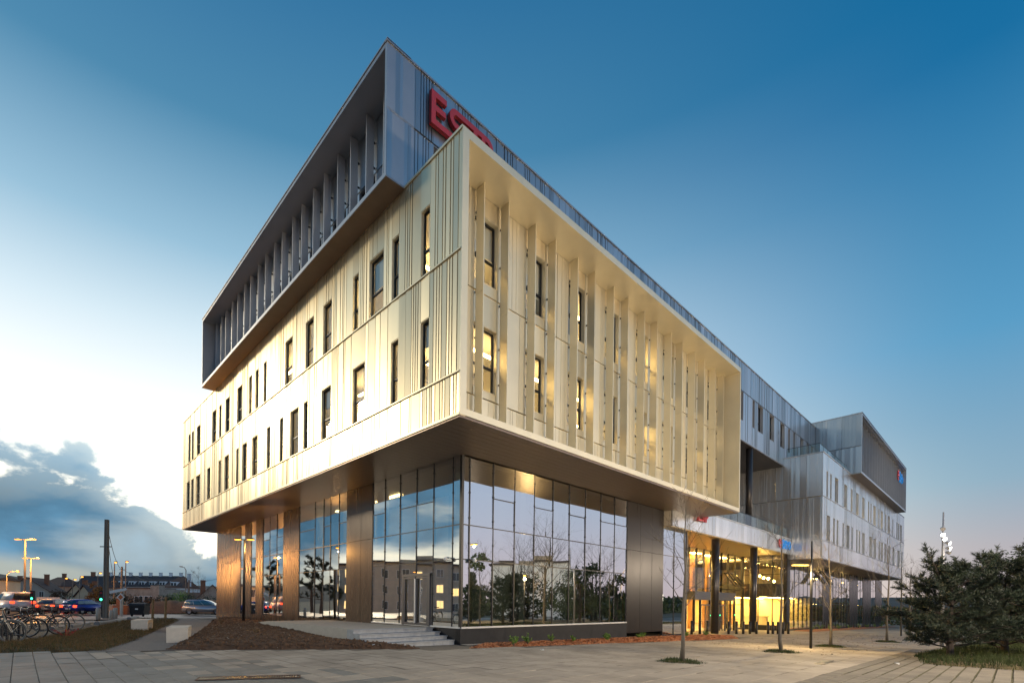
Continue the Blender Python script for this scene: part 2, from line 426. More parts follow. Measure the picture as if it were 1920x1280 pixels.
def window(face, u0, u1, z0, z1, reveal, deep=.30, base_d=0., transom=.40, panemat='glass_window'):
    mb = MB(); D = base_d - deep; t = .018; f = base_d - .012
    face.box(mb, u0 - .005, u0 + t, D, f, z0, z1); face.box(mb, u1 - t, u1 + .005, D, f, z0, z1)
    face.box(mb, u0 + t, u1 - t, D, f, z1 - t, z1 + .005); face.box(mb, u0 + t, u1 - t, D, f, z0 - .005, z0 + t)
    w = mb.build('window', reveal, BLD)
    fb = MB(); a, b, c, d = u0 + t, u1 - t, z0 + t, z1 - t; k = min(.055, (u1 - u0) * .16); y0, y1 = D + .0, D + .07
    face.box(fb, a, a + k, y0, y1, c, d); face.box(fb, b - k, b, y0, y1, c, d)
    face.box(fb, a + k, b - k, y0, y1, d - k, d); face.box(fb, a + k, b - k, y0, y1, c, c + k)
    zt = c + (d - c) * transom
    if rnd.random() < .42:                                   # roller blind, let down part of the way
        q = MB(); lo = d - (d - c) * rnd.choice((.25, .35, .5, .62, .95)); dd = D - .05
        q.quad(face(a, dd, lo), face(b, dd, lo), face(b, dd, d), face(a, dd, d)); q.build('blind', 'blind', w)
    face.box(fb, a + k, b - k, y0, y1, zt - k * .6, zt + k * .6)
    fb.build('frame', 'frame_black', w)
    for q0, q1 in ((c + k, zt - k * .6), (zt + k * .6, d - k)):
        pb = MB(); j = rnd.uniform(-.002, .002)
        pb.quad(face(a + k, D + .035 + j, q0), face(b - k, D + .035 - j, q0), face(b - k, D + .035, q1), face(a + k, D + .035, q1))
        pb.build('pane', panemat, w)
    return w
def facade_row(face, u0, u1, z0, z1, wins, wz0, wz1, mats, name, reveal, style='mixed', dense_to=None, r=rnd, maxw=1.7, base_d=0., depth=.05, deep=.3):
    """one storey of cladding: plain panels over (and under) the windows, ribbed panels between them"""
    u = u0
    for a, b in sorted(wins) + [(u1, u1)]:
        while a - u > .05:
            w = min(maxw, a - u)
            if a - u - w < .5: w = a - u
            if w > 2.4: w /= 2
            st = 'dense' if dense_to is not None and u < dense_to - .3 else style
            panel(face, u, u + w, z0, z1, mats, name, st, r, base_d, depth)
            u += w
        if b > a:
            if wz0 - z0 > .06: panel(face, a, b, z0, wz0, mats, name, 'plain', r, base_d + .006)
            if z1 - wz1 > .06: panel(face, a, b, wz1, z1, mats, name, 'plain' if b - a < .7 else 'fine' if r.random() < .3 else 'plain', r, base_d + .006)
            window(face, a, b, wz0, wz1, reveal, deep, base_d)
            u = b
def bar_part(name, mats, *boxes):
    mb = MB()
    for b in boxes: mb.box(*b)
    return mb.build(name, mats, BLD)

# ---------- gold box, street side
UP = [(1.55, 2.04), (3.29, 3.76), (4.27, 5.27), (6.05, 6.52), (8.28, 9.1), (10.02, 10.87), (12.33, 13.24), (15.68, 16.15), (16.88, 17.39), (17.92, 18.41), (19.58, 20.54), (21.94, 22.83), (23.64, 24.18), (24.74, 25.76), (28.68, 29.74), (30.59, 31.18), (31.51, 32.18)]
LO = [(1.53, 2.02), (3.27, 3.76), (5.51, 6.48), (8.27, 9.18), (10.53, 11.0), (11.52, 12.5), (13.35, 13.83), (15.06, 15.57), (16.88, 17.83), (18.64, 19.48), (20.13, 20.61), (21.94, 22.89), (23.64, 24.18), (26.02, 26.85), (28.68, 29.74), (30.46, 31.18), (31.59, 32.53)]
GM = ('gold', 'recess')
r1 = random.Random(3)
facade_row(GL, .04, 33.77, 7.50, 8.77, [], 0, 0, GM, 'gold_cladding_panel', 'gold_plain', 'mixed', 1.5, r1, deep=.19)
facade_row(GL, .04, 33.77, 8.81, 12.57, LO, 8.83, 11.1, GM, 'gold_cladding_panel', 'gold_plain', 'mixed', 1.5, r1, deep=.19)
facade_row(GL, .04, 33.77, 12.61, 16.30, UP, 12.63, 14.88, GM, 'gold_cladding_panel', 'gold_plain', 'mixed', 1.5, r1, deep=.19)
for z in (8.79, 12.59):
    mb = MB(); GL.box(mb, .03, 33.77, -.1, .035, z - .022, z + .022); mb.build('drip_rail', 'gold_plain', BLD)
mb = MB(); GL.box(mb, -.002, 33.8, -.3, .03, 16.30, 16.38); mb.build('parapet_cap', 'gold_plain', BLD)
mb = MB(); GL.box(mb, -.002, 33.8, -.25, .02, 7.42, 7.50); mb.build('bottom_edge', 'gold_plain', BLD)
mb = MB(); mb.box(0.02, 33.77, 7.44, 23.8, 33.9, 16.34); mb.build('end_wall', 'gold_plain', BLD)
# ---------- gold box, forecourt side: deep frame with vertical fins
GD = -1.2
mb = MB(); GR.box(mb, .0, .27, -.03, .02, 7.44, 16.36); GR.box(mb, .12, .27, GD, -.031, 7.66, 16.08); mb.build('frame_jamb', 'gold_plain', BLD)
mb = MB(); GR.box(mb, 23.78, 23.9, GD - .3, .02, 7.44, 16.36); mb.build('frame_jamb', 'gold_plain', BLD)
mb = MB(); GR.box(mb, .27, 23.78, GD, .018, 16.09, 16.36); mb.build('frame_head', 'gold_plain', BLD)
mb = MB(); GR.box(mb, .27, 23.78, GD, .018, 7.44, 7.66); mb.build('frame_sill', 'gold_plain', BLD)
FX = [1.8, 3.07, 4.62, 5.89, 7.44, 8.73, 10.3, 11.59, 13.18, 14.52, 16.11, 17.47, 19.08, 20.43, 22.07, 23.42]
WR = [(FX[k] - .05, FX[k + 1] - .10) for k in range(0, 16, 2)]
GRb = Face((0, 1.2), (1, 0), (0, -1))
def gold_right_row(z0, z1, wins, w0, w1):
    us = [.27]
    for a, b in wins: us += [a, b]
    us.append(23.78)
    for i in range(len(us) - 1):
        a, b = us[i], us[i + 1]
        if i % 2 and wins:
            panel(GRb, a, b, z0, w0, GM, 'gold_cladding_panel', 'plain', r1)
            panel(GRb, a, b, w1, z1, GM, 'gold_cladding_panel', 'plain', r1)
            window(GRb, a, b, w0, w1, 'gold_plain', .25, transom=.42)
        else:
            n = max(1, round((b - a) / .9))
            for k in range(n):
                panel(GRb, a + (b - a) * k / n, a + (b - a) * (k + 1) / n, z0, z1, ('gold_plain', 'recess'), 'gold_cladding_panel', 'fine', r1, depth=.012)
gold_right_row(7.66, 8.90, [], 0, 0)
gold_right_row(8.92, 12.62, WR, 9.20, 11.50)
gold_right_row(12.64, 16.09, WR, 13.04, 15.40)
for i, x in enumerate(FX):
    zj = 12.1 if i % 2 else 12.4
    f = MB(); f.box(x - .022, .78, 7.66, x + .022, 1.15, zj - .006); f.box(x - .022, .78, zj + .006, x + .022, 1.15, 16.09)
    o = f.build('fin', 'gold_plain', BLD)
    f = MB()
    for z in (8.3, 9.6, 10.9, 12.5, 13.9, 15.3): f.box(x - .022, 1.15, z - .03, x + .022, 1.2, z + .03)
    f.build('fin_bracket', 'frame_black', o)
# gold roof and rooms behind the windows
bar_part('roof', 'anthracite_plain', (.25, 1.25, 16.1, 23.8, 2.96, 16.2))
# ---------- soffit boards under the gold box
mb = MB(); y = .02
while y < 33.6:
    w = .30
    x1 = 23.88 if y < 2.6 else 2.9
    mb.box(.02, y, 7.36, x1, min(y + w - .012, 33.76), 7.42); y += w
tag(mb.build('soffit_boards', 'soffit', BLD), kind='stuff')
bar_part('soffit_back', 'soffit_dark', (.03, .03, 7.421, 23.86, 33.7, 7.437))

# ---------- rooms of the two gold storeys
for zf in (8.55, 12.4):
    zc = zf + 3.15
    bar_part('floor_slab', 'interior_floor', (.45, 1.62, zf - .3, 23.6, 33.6, zf))
    bar_part('ceiling_slab', 'interior_ceiling', (.45, 1.62, zc, 23.6, 33.6, zc + .1))
    bar_part('inner_wall', 'interior_wall', (5.2, 6.2, zf, 5.32, 33.6, zc), (5.2, 6.2, zf, 23.6, 6.32, zc))
    ys = [6.2, 9.6, 13, 18, 21, 25, 29.5]
    for yy in ys: bar_part('partition', 'interior_wall', (.45, yy, zf, 5.2, yy + .1, zc))
    for xx in (5.2, 8.6, 14.4, 19.4): bar_part('partition', 'interior_wall', (xx, 1.62, zf, xx + .1, 6.2, zc))
    litL = (0, 1, 2, 3, 4, 5) if zf < 10 else (0, 1, 2, 3, 5)
    for i, yy in enumerate(ys):
        if i in litL:
            y2 = ys[i + 1] if i + 1 < len(ys) else 33.6
            for q in (1.7, 3.6): bar_part('ceiling_light', 'lamp_office', (q, yy + .8, zc - .50, q + .12, y2 - .8, zc - .44))
    for i, (a, b) in enumerate(((.6, 5.2), (5.3, 8.6), (8.7, 14.4), (14.5, 19.4), (19.5, 23.5))):
        if (i in (0, 1, 2, 3) and zf < 10) or (i in (0, 2)):
            for q in (2.2, 4.2): bar_part('ceiling_light', 'lamp_office', (a + .6, q, zc - .50, b - .6, q + .12, zc - .44))

# ---------- dark bar: street end with deep frame and fins
DZ0, DZ1, DYA, DYB = 16.29, 20.97, 2.96, 25.3
DM = ('anthracite', 'recess_dark')
DP = 'dark_cladding_panel'
mb = MB(); DL.box(mb, DYA + .012, DYA + .13, -1.2, 0, DZ0, DZ1); mb.build('frame_jamb', 'anthracite_plain', BLD)
mb = MB(); DL.box(mb, DYB - .10, DYB, -1.2, 0, DZ0, DZ1); mb.build('frame_jamb', 'anthracite_plain', BLD)
mb = MB(); DL.box(mb, DYA + .13, DYB - .1, -1.2, -.002, DZ1 - .16, DZ1); mb.build('frame_head', 'anthracite_plain', BLD)
mb = MB(); DL.box(mb, DYA + .13, DYB - .1, -1.2, -.002, DZ0, DZ0 + .16); mb.build('frame_sill', 'anthracite_plain', BLD)
mb = MB(); DL.box(mb, DYA - .03, DYB + .03, -1.0, .03, DZ1, DZ1 + .05); mb.build('parapet_cap', 'anthracite_plain', BLD)
DLb = Face((.365, 0), (0, 1), (-1, 0))
DF = [4.3] + [4.3 + (y - 4.3) * .937 for y in (5.59, 6.88, 8.03, 9.34, 10.47, 11.78, 12.87, 14.25, 15.35, 16.67, 17.82, 19.13, 20.22, 21.51, 22.65, 24.01, 25.06, 26.3)]
for y in DF:
    f = MB(); f.box(-.06, y - .022, DZ0 + .16, .29, y + .022, DZ1 - .16); o = f.build('fin', 'fin_grey', BLD)
    f = MB()
    for z in (16.9, 17.9, 18.9, 19.9): f.box(.28, y - .022, z - .03, .365, y + .022, z + .03)
    f.build('fin_bracket', 'frame_black', o)
us = [DYA + .13] + DF + [DYB - .1]
for i, (a, b) in enumerate(zip(us, us[1:])):
    if i % 2 == 0:
        panel(DLb, a, b, 18.72, DZ1 - .16, DM, DP, 'plain'); window(DLb, a, b, DZ0 + .18, 18.70, 'anthracite_plain', .22, -.02)
    else:
        panel(DLb, a, b, 18.72, DZ1 - .16, DM, DP, 'fine', depth=.015); panel(DLb, a, b, DZ0 + .16, 18.70, DM, DP, 'fine', depth=.015)
bar_part('soffit', 'soffit', (-.82, DYA + .01, DZ0 - .02, -.01, DYB - .01, DZ0 - .002))
# ---------- dark bar: long side over the forecourt
r2 = random.Random(11)
BW = [(33.06, 33.71), (35.81, 36.38), (37.14, 38.46), (40.23, 41.45), (43.27, 44.55), (45.69, 46.34), (47.33, 48.01), (49.68, 50.83), (52.09, 52.78), (53.78, 54.57)]
BW0 = [(1.28, 2.5), (4.4, 5.6), (7.2, 7.8), (9.0, 10.2), (12.5, 13.7), (15, 15.6), (17.4, 18.7), (20.5, 21.2), (22.8, 24), (26.5, 27.1), (29.4, 30.6)]
# left stretch stands on the gold roof
for a, b, st in ((-.82, -.28, 'plain'), (-.28, .10, 'plain'), (.10, .42, 'plain'), (.42, 1.28, 'dense')):
    panel(DR, a, b, 16.31, 18.64, DM, DP, st, r2); panel(DR, a, b, 18.68, 20.93, DM, DP, st, r2)
panel(DR, 1.28, 2.35, 18.68, 20.93, DM, DP, 'fine', r2, depth=.01); panel(DR, 2.35, 3.4, 18.68, 20.93, DM, DP, 'dense', r2)
facade_row(DR, 3.4, 55.55, 18.68, 20.93, [], 0, 0, DM, DP, 'anthracite_plain', 'mixed', None, r2, 1.3, depth=.05)
facade_row(DR, 1.28, 26, 16.38, 18.64, BW0, 16.4, 18.62, DM, DP, 'anthracite_plain', 'mixed', None, r2, 1.5)
facade_row(DR, 26, 55.55, 14.80, 18.64, BW0[-2:] + BW, 16.34, 18.62, DM, DP, 'anthracite_plain', 'mixed', None, r2, 1.5)
mb = MB(); DR.box(mb, -.86, 55.6, -.1, .03, 20.93, 21.0); mb.build('parapet_cap', 'anthracite_plain', BLD)
mb = MB(); DR.box(mb, 24.0, 46.4, -.1, .03, 14.72, 14.80); mb.build('bottom_edge', 'anthracite_plain', BLD)
mb = MB(); DR.box(mb, -.7, 55.5, -.1, -.02, 18.64, 18.68); mb.build('drip_rail', 'recess_dark', BLD)
bar_part('roof', 'anthracite_plain', (-.8, 3.08, 20.85, 55.6, 25.2, 20.95))
bar_part('soffit', 'soffit_dark', (24.0, 3.0, 14.68, 44.4, 16, 14.74))
bar_part('inner_wall', 'interior_wall', (1.2, 7.6, 16.4, 55.4, 7.7, 20.8), (3.2, 7.6, 16.4, 3.3, 25.2, 20.8))
bar_part('floor_slab', 'interior_floor', (.75, 3.3, 16.2, 55.4, 25.2, 16.29))
bar_part('end_wall', 'anthracite_plain', (-.8, 25.3, 16.3, 20, 25.4, 20.9))
# terrace void between the gold box and the silver wing
bar_part('void_wall', 'anthracite', (24.0, 11.0, 7.86, 44.35, 11.1, 14.68))
bar_part('void_wall', 'soffit_dark', (23.9, .9, 7.7, 24.02, 11, 16.2))

# ---------- glazed base under the gold box
def bronze(face, us, z0, z1, split=4.66, n='bronze_panel', m_='bronze'):
    for a, b in zip(us, us[1:]):
        for q0, q1 in ((z0, split), (split, z1)):
            mb = MB(); face.box(mb, a + .008, b - .008, -.06, .035 + rnd.uniform(-.002, .002), q0 + .008, q1 - .008); mb.build(n, m_, BLD)
        mb = MB(); face.box(mb, a, b, -.12, -.061, z0, z1); mb.build('panel_liner', 'recess_dark', BLD)
def curtain(face, us, zs, extra=None, mat_='glass', mull='frame_black', deep=.10):
    """a bay of glass: panes between mullions us and transoms zs; extra = {bay: (from row, z)} adds a short transom"""
    extra = extra or {}
    for u in us:
        mb = MB(); face.box(mb, u - .022, u + .022, -deep, .022, zs[0], zs[-1]); mb.build('mullion', mull, BLD)
        mb = MB(); z = zs[0] + .35
        while z < zs[-1] - .1: face.box(mb, u - .03, u + .03, .022, .034, z - .035, z + .035); z += 1.0
        mb.build('glass_clamp', mull, BLD)
    for i, (a, b) in enumerate(zip(us, us[1:])):
        rows = list(zs)
        if i in extra: rows = sorted(rows + [extra[i]])
        for k, (q0, q1) in enumerate(zip(rows, rows[1:])):
            mb = MB(); j = rnd.uniform(-.007, .007); jj = rnd.uniform(-.010, .010)
            mb.quad(face(a + .02, j, q0 + .012), face(b - .02, -j, q0 + .012), face(b - .02, -j + jj, q1 - .012), face(a + .02, j + jj, q1 - .012))
            mb.build('glass_pane', mat_, BLD)
        for z in rows[1:-1]:
            mb = MB(); face.box(mb, a + .022, b - .022, -.06, .012, z - .02, z + .02); mb.build('transom', mull, BLD)
ZG = .60; ZS = 7.36
rowsK = [ZG, 3.30, 4.66, ZS]
# street side, from the corner leftwards (u grows away from the corner)
curtain(KL, [2.80, 3.29, 4.48, 5.62, 6.83, 8.02, 9.05], rowsK, {2: 5.78, 3: 5.78, 5: 5.78})
bronze(KL, [9.07, 10.1, 11.50], .35, ZS)
curtain(KL, [11.52, 12.36, 13.31, 14.12, 15.17, 17.22], rowsK, {0: 5.78, 2: 5.78, 4: 5.78})
bronze(KL, [17.24, 18.4, 19.62], .2, ZS)
curtain(KL, [19.63, 20.7, 21.9, 23.10], rowsK, {0: 5.78, 2: 5.78})
bronze(KL, [23.12, 24.42], .1, ZS)
curtain(KL, [24.44, 25.38], rowsK)
bronze(KL, [25.40, 26.7], .05, ZS)
curtain(KL, [26.72, 27.66], rowsK)
bronze(KL, [27.68, 28.9, 30.1, 31.2, 32.4, 33.65], .03, ZS)
mb = MB(); mb.box(2.80, 33.66, .0, 20, 33.75, ZS); mb.build('end_wall', 'bronze', BLD)
# forecourt side
rowsR = [ZG, 3.30, 4.66, ZS]
curtain(KR, [2.80, 3.22, 4.58, 5.92, 7.26, 8.64, 9.95, 11.32, 12.74, 14.11, 15.40], rowsR, {2: 5.9, 4: 5.9, 6: 5.9, 8: 5.9, 9: 5.9})
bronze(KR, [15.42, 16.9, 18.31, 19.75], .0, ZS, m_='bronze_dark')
curtain(KR, [19.77, 21.3, 23.05], [-.25, 4.66, ZS])
mb = MB(); mb.box(23.06, 2.76, -.45, 23.18, 6.0, ZS); mb.build('end_mullion', 'frame_black', BLD)
mb = MB(); KL.box(mb, 2.75, 4.0, -.2, .05, -.15, ZG - .02); KR.box(mb, 2.745, 15.42, -.2, .05, -.3, ZG - .02); mb.build('plinth', 'plinth', BLD)
mb = MB(); KL.box(mb, 4.0, 33.6, -.2, .03, -.1, ZG - .021); mb.build('plinth', 'bronze', BLD)
mb = MB(); KR.box(mb, 19.7, 23.1, -.2, .05, -.6, -.25); mb.build('plinth', 'plinth', BLD)
mb = MB(); KR.box(mb, 2.80, 15.42, -.12, .06, ZG - .02, ZG + .045); KL.box(mb, 2.80, 9.05, -.12, .058, ZG - .02, ZG + .04); mb.build('sill_rail', 'silver_plain', BLD)
# double door in the street side
d = MB()
for u in (4.66, 6.46): KL.box(d, u - .07, u + .07, .0, .09, ZG, 2.78)
KL.box(d, 4.59, 6.53, .0, .092, 2.70, 2.82)
door = d.build('entrance_door', 'frame_grey', BLD)
for u0, u1 in ((4.74, 5.53), (5.60, 6.38)):
    k = MB()
    for a, b in ((u0, u0 + .06), (u1 - .06, u1)): KL.box(k, a, b, .03, .085, ZG + .02, 2.68)
    KL.box(k, u0 + .06, u1 - .06, .03, .085, ZG + .02, ZG + .12); KL.box(k, u0 + .06, u1 - .06, .03, .085, 2.60, 2.68)
    k.build('door_leaf', 'frame_grey', door)
k = MB(); KL.box(k, 5.50, 5.56, .10, .15, ZG + .1, 2.6); k.build('door_handle', 'silver_plain', door)
# ground-floor rooms behind the glass
bar_part('floor_slab', 'interior_floor', (2.95, 2.95, .42, 23.0, 33.5, .56))
bar_part('ceiling_slab', 'soffit_dark', (2.95, 2.95, 7.2, 23.0, 33.5, 7.34))
bar_part('inner_wall', 'interior_green', (6.8, 6.2, .56, 23.0, 6.3, 7.2))
bar_part('inner_wall', 'interior_wall', (6.8, 6.3, .56, 6.9, 33.5, 7.2))
for x in (4.0, 8.2, 12.0, 15.2, 18.8):
    bar_part('room_pillar', 'interior_green' if x < 16 else 'hall_orange', (x, 4.4, .56, x + .45, 4.9, 7.2))
for y in (9.3, 12.1, 13.2, 16.2, 20.6):
    bar_part('room_pillar', 'interior_wall', (3.5, y, 4.2, 3.9, y + .45, 7.2))
for x in (5.2, 9.6, 11.0):
    bar_part('inner_door', 'frame_black', (x, 6.12, .56, x + 1.3, 6.19, 3.0))
for x, y in ((4.6, 9.4), (4.6, 11.8), (4.6, 14.5)):
    bar_part('ceiling_light', 'lamp_office', (x, y, 7.12, x + .25, y + 1.6, 7.19))
# two dome cameras at the corner
def dome(px, py, pz, n, label):
    t = thing('security_camera', label, 'camera', (px, py, pz))
    a = MB(); a.tube([(0, 0, .06), (n[0] * .16, n[1] * .16, .06)], .035, 8); a.build('bracket', 'silver_plain', t)
    a = MB(); a.ball((n[0] * .2, n[1] * .2, 0), .085); a.build('dome_housing', 'white', t, True)
mat('white', (.75, .75, .73), .4)
dome(2.76, 3.45, 3.32, (-1, 0), 'small white dome camera fixed to the glass corner, street side')
dome(3.30, 2.76, 3.26, (0, -1), 'small white dome camera fixed to the glass corner, forecourt side')

# ---------- entrance porch: canopy with fascia, round columns, lit hall behind glass
FA = Face((0, 2.33), (1, 0), (0, -1))
u = 20.0
while u < 44.3:
    w = min(.61, 44.38 - u)
    panel(FA, u, u + w, 6.42, 7.80, ('silver' if u < 37.6 else 'anthracite', 'recess'), 'fascia_panel', 'plain', rnd, 0, .01); u += w
mb = MB(); FA.box(mb, 20, 44.38, -.4, .025, 7.80, 7.86); mb.build('fascia_cap', 'silver_plain', BLD)
mat('soffit_porch', (.50, .40, .24), .33, .6, noise=.1, nscale=2)
mb = MB(); y = 2.42
while y < 6.2: mb.box(20, y, 6.38, 44.38, y + .29, 6.44); y += .30
tag(mb.build('porch_soffit_boards', 'soffit_porch', BLD), kind='stuff')
bar_part('canopy_slab', 'concrete', (20, 2.45, 6.45, 44.38, 11, 7.75))
for x, y in ((28.1, 2.85), (36.1, 2.85)):
    c = MB(); c.tube([(x, y, gz(x, y) - .2), (x, y, 6.38)], .26, 20); c.build('round_column', 'column_black', BLD, True)
c = MB(); c.tube([(36.1, 3.25, 7.86), (36.1, 3.25, 14.70)], .24, 20); c.build('round_column', 'column_black', BLD, True)
# terrace railing of glass
def glass_rail(a, b, z0, h, n, name='railing'):
    a, b = Vector(a), Vector(b); t = MB()
    t.tube([(*a, z0 + h), (*b, z0 + h)], .02, 6)
    for k in range(n + 1):
        p = a.lerp(b, k / n); t.tube([(*p, z0), (*p, z0 + h)], .012, 5)
    rl = t.build(name, 'frame_black', BLD)
    for k in range(n):
        p, q = a.lerp(b, (k + .03) / n), a.lerp(b, (k + .97) / n)
        g = MB(); g.quad((*p, z0 + .05), (*q, z0 + .05), (*q, z0 + h - .03), (*p, z0 + h - .03)); g.build('pane', 'glass_rail', rl)
glass_rail((24.5, 2.55), (44.0, 2.55), 7.86, .95, 14)
# hall glazing: back wall, side wall
YB = 6.0; XS = 43.6; ZF = -.5
HB = Face((0, YB), (1, 0), (0, -1)); HS = Face((XS, 0), (0, 1), (-1, 0))
curtain(HB, [23.2, 24.8, 26.4, 28.0, 29.9], [ZF, 3.1, 6.4], None, 'glass_hall', deep=.16)
curtain(HB, [29.9, 31.4, 32.9, 34.4, 36.0, 37.4, 38.3], [2.75, 3.1, 6.4], None, 'glass_hall', deep=.16)
curtain(HB, [38.3, 39.9, 41.7, 43.5], [ZF, 3.1, 6.4], None, 'glass_hall', deep=.16)
curtain(HS, [2.45, 3.55, 4.7, 5.95], [ZF + .35, 2.45, 4.6, 6.38], None, 'glass_hall', deep=.16)
bar_part('corner_post', 'frame_black', (43.5, 5.9, ZF, 43.72, 6.12, 6.4))
bar_part('base_upstand', 'plinth', (43.52, 2.4, -.75, 43.7, 5.9, ZF + .33))
bar_part('end_pier', 'frame_black', (43.45, 2.36, -.8, 44.4, 2.44, 6.38), (43.4, 2.36, -.8, 43.6, 2.6, 6.38))
# projecting door lobby
lob = MB(); lob.box(29.8, 4.9, 2.05, 38.4, 5.98, 2.72); lob = lob.build('door_lobby', 'frame_grey', BLD)
for x in (29.85, 31.0, 32.9, 34.9, 36.2, 37.4, 38.3):
    k = MB(); k.box(x - .06, 4.92, -.65, x + .06, 5.05, 2.05); k.build('lobby_post', 'frame_black', lob)
for a, b in ((29.91, 30.94), (31.06, 32.84), (32.96, 34.84), (34.96, 36.14), (36.26, 37.34), (37.46, 38.24)):
    k = MB(); k.quad((a, 4.98, -.5), (b, 4.98, -.5), (b, 4.98, 2.05), (a, 4.98, 2.05)); k.build('lobby_pane', 'glass_hall', lob)
    if a > 30.9 and a < 36:
        k = MB()
        xm = (a + b) / 2
        for x in (a + .04, xm, b - .04): k.box(x - .035, 4.93, -.6, x + .035, 4.99, 1.65)
        k.box(a, 4.93, 1.60, b, 4.992, 1.70); k.box(a, 4.935, .35, b, 4.99, .39)
        k.build('glazed_door', 'frame_grey', lob)
for x in (32.9, 34.9, 38.3):
    k = MB(); k.box(x - .03, 4.90, .75, x + .03, 4.918, .85); k.build('door_light', 'signal_green', lob)
# hall interior
bar_part('hall_floor', 'interior_floor', (23.2, YB + .1, ZF - .1, 56, 15, ZF))
bar_part('hall_floor', 'interior_floor', (43.72, 2.95, ZF - .1, 56, YB + .1, ZF))
bar_part('hall_back_wall', 'hall_wall', (23.2, 13.5, ZF, 56, 13.6, 6.4))
bar_part('hall_end_wall', 'hall_wall', (23.2, YB + .1, ZF, 23.3, 13.5, 6.4))
bar_part('hall_end_wall', 'hall_wall', (55, 2.95, ZF, 55.1, 13.5, 6.4))
bar_part('hall_ceiling', 'interior_ceiling', (23.2, YB + .1, 6.3, 43.6, 13.5, 6.37)); bar_part('hall_ceiling', 'interior_ceiling', (43.72, 2.95, 6.0, 56, 13.5, 6.06))
bar_part('mezzanine_floor', 'interior_wall', (23.3, 9.2, 2.75, 44, 13.5, 3.05))
bar_part('mezzanine_floor', 'interior_wall', (44, 3.4, 2.5, 55, 13.5, 2.85))
bar_part('mezzanine_balustrade', 'recess_dark', (44, 3.36, 2.5, 55, 3.42, 3.75), (43.98, 3.42, 2.5, 44.02, 9, 3.75))
for x in (25, 27.4, 30.3, 33.2, 36.0, 39.2): bar_part('hall_pillar', 'hall_wood' if x > 30 else 'hall_wall', (x, 7.6, ZF, x + .6, 8.0, 6.3))
for x in (25.9, 31.6): bar_part('hall_banner', 'hall_orange', (x, 7.5, 4.2, x + 1.0, 7.56, 5.4))
for x, y, z in [(x, y, 6.26) for x in (25.5, 28.8, 32.1, 35.4, 38.7, 41.5) for y in (7.2, 10.4)] + [(x, y, 2.70) for x in (25, 28.5, 32, 35.5, 39, 42) for y in (9.8, 11.8)]:
    bar_part('ceiling_light', 'lamp_hall', (x, y, z, x + 1.5, y + .5, z + .03))
for x, y, z in [(x, y, 5.95) for x in (45, 48.2, 51.6) for y in (4.2, 7.5, 10.8)] + [(x, y, 2.44) for x in (44.4, 47.5, 50.6, 53.2) for y in (4.4, 7.4, 10.2)]:
    bar_part('ceiling_light', 'lamp_hall', (x, y, z, x + 1.5, y + .5, z + .03))
for k in range(9):
    a = MB(); a.ball((30 + k * 1.4, 8.6 + .5 * math.sin(k * 2.1), 4.4 + .3 * math.cos(k * 1.7)), .13); a.build('pendant_lamp', 'lamp_hall', BLD, True)
for k in range(5):
    a = MB(); a.ball((45 + k * .9, 5 + .8 * math.sin(k * 2.1), 4.3 + .25 * math.cos(k * 1.7)), .12); a.build('pendant_lamp', 'lamp_hall', BLD, True)
bar_part('reception_desk', 'hall_wall', (45.2, 4.4, ZF, 45.6, 6.8, ZF + 1.1), (45.15, 4.35, ZF + 1.1, 45.9, 6.85, ZF + 1.16))
bar_part('alcove', 'hall_wood', (49, 9.6, ZF, 52.4, 9.7, 1.7), (49, 9.0, 1.7, 52.4, 9.7, 1.8))
bar_part('noticeboard', 'hall_orange', (46.8, 13.42, .4, 47.6, 13.49, 1.7))
bar_part('table', 'frame_black', (46.6, 7.6, ZF + .70, 48.4, 8.4, ZF + .75), (46.7, 7.7, ZF, 46.75, 7.75, ZF + .7), (48.25, 8.25, ZF, 48.3, 8.3, ZF + .7))

# ---------- silver wing
SM = ('silver', 'recess'); SP = 'silver_cladding_panel'
EZ0, EZ1, EX1 = 5.95, 15.45, 93.5
r3 = random.Random(5)
EU = [(45.58, 46.21), (47.0, 47.58), (48.85, 50.22), (52.75, 54.05), (55.89, 56.63), (58.45, 59.84), (61.75, 63.1), (65.05, 65.8), (66.5, 67.28), (68.56, 69.93), (71.88, 72.55), (73.57, 74.96), (76.9, 77.64), (78.92, 80.47), (82.56, 83.3), (86.12, 87.0), (87.8, 88.71), (89.82, 91.34)]
EL = [(45.92, 47.15), (48.31, 49.02), (49.75, 50.49), (52.28, 52.81), (54.03, 55.42), (56.43, 57.01), (58.81, 59.42), (60.13, 60.88), (62.0, 63.4), (66.19, 67.79), (68.96, 70.54), (72.29, 73.33), (73.98, 75.32), (76.29, 77.69), (79.43, 80.93), (83.1, 84.7), (87.55, 89.47), (91.27, 92.38)]
facade_row(SR, 44.45, EX1, EZ0 + .06, 7.53, [], 0, 0, SM, SP, 'silver_plain', 'mixed', None, r3, 2.2)
facade_row(SR, 44.45, EX1, 7.57, 11.50, EL, 7.62, 9.98, SM, SP, 'silver_plain', 'mixed', None, r3, 2.2)
facade_row(SR, 44.45, EX1, 11.54, EZ1 - .05, EU, 11.6, 13.93, SM, SP, 'silver_plain', 'mixed', None, r3, 2.2)
for z in (7.55, 11.52):
    mb = MB(); SR.box(mb, 44.4, EX1, -.1, .03, z - .02, z + .02); mb.build('drip_rail', 'silver_plain', BLD)
mb = MB(); SR.box(mb, 44.38, EX1, -.3, .03, EZ1 - .05, EZ1 + .03); SL.box(mb, .0, 15, -.3, .03, EZ1 - .05, EZ1 + .03); mb.build('parapet_cap', 'silver_plain', BLD)
mb = MB(); SR.box(mb, 44.38, EX1, -.2, .02, EZ0 - .02, EZ0 + .06); mb.build('bottom_edge', 'silver_plain', BLD)
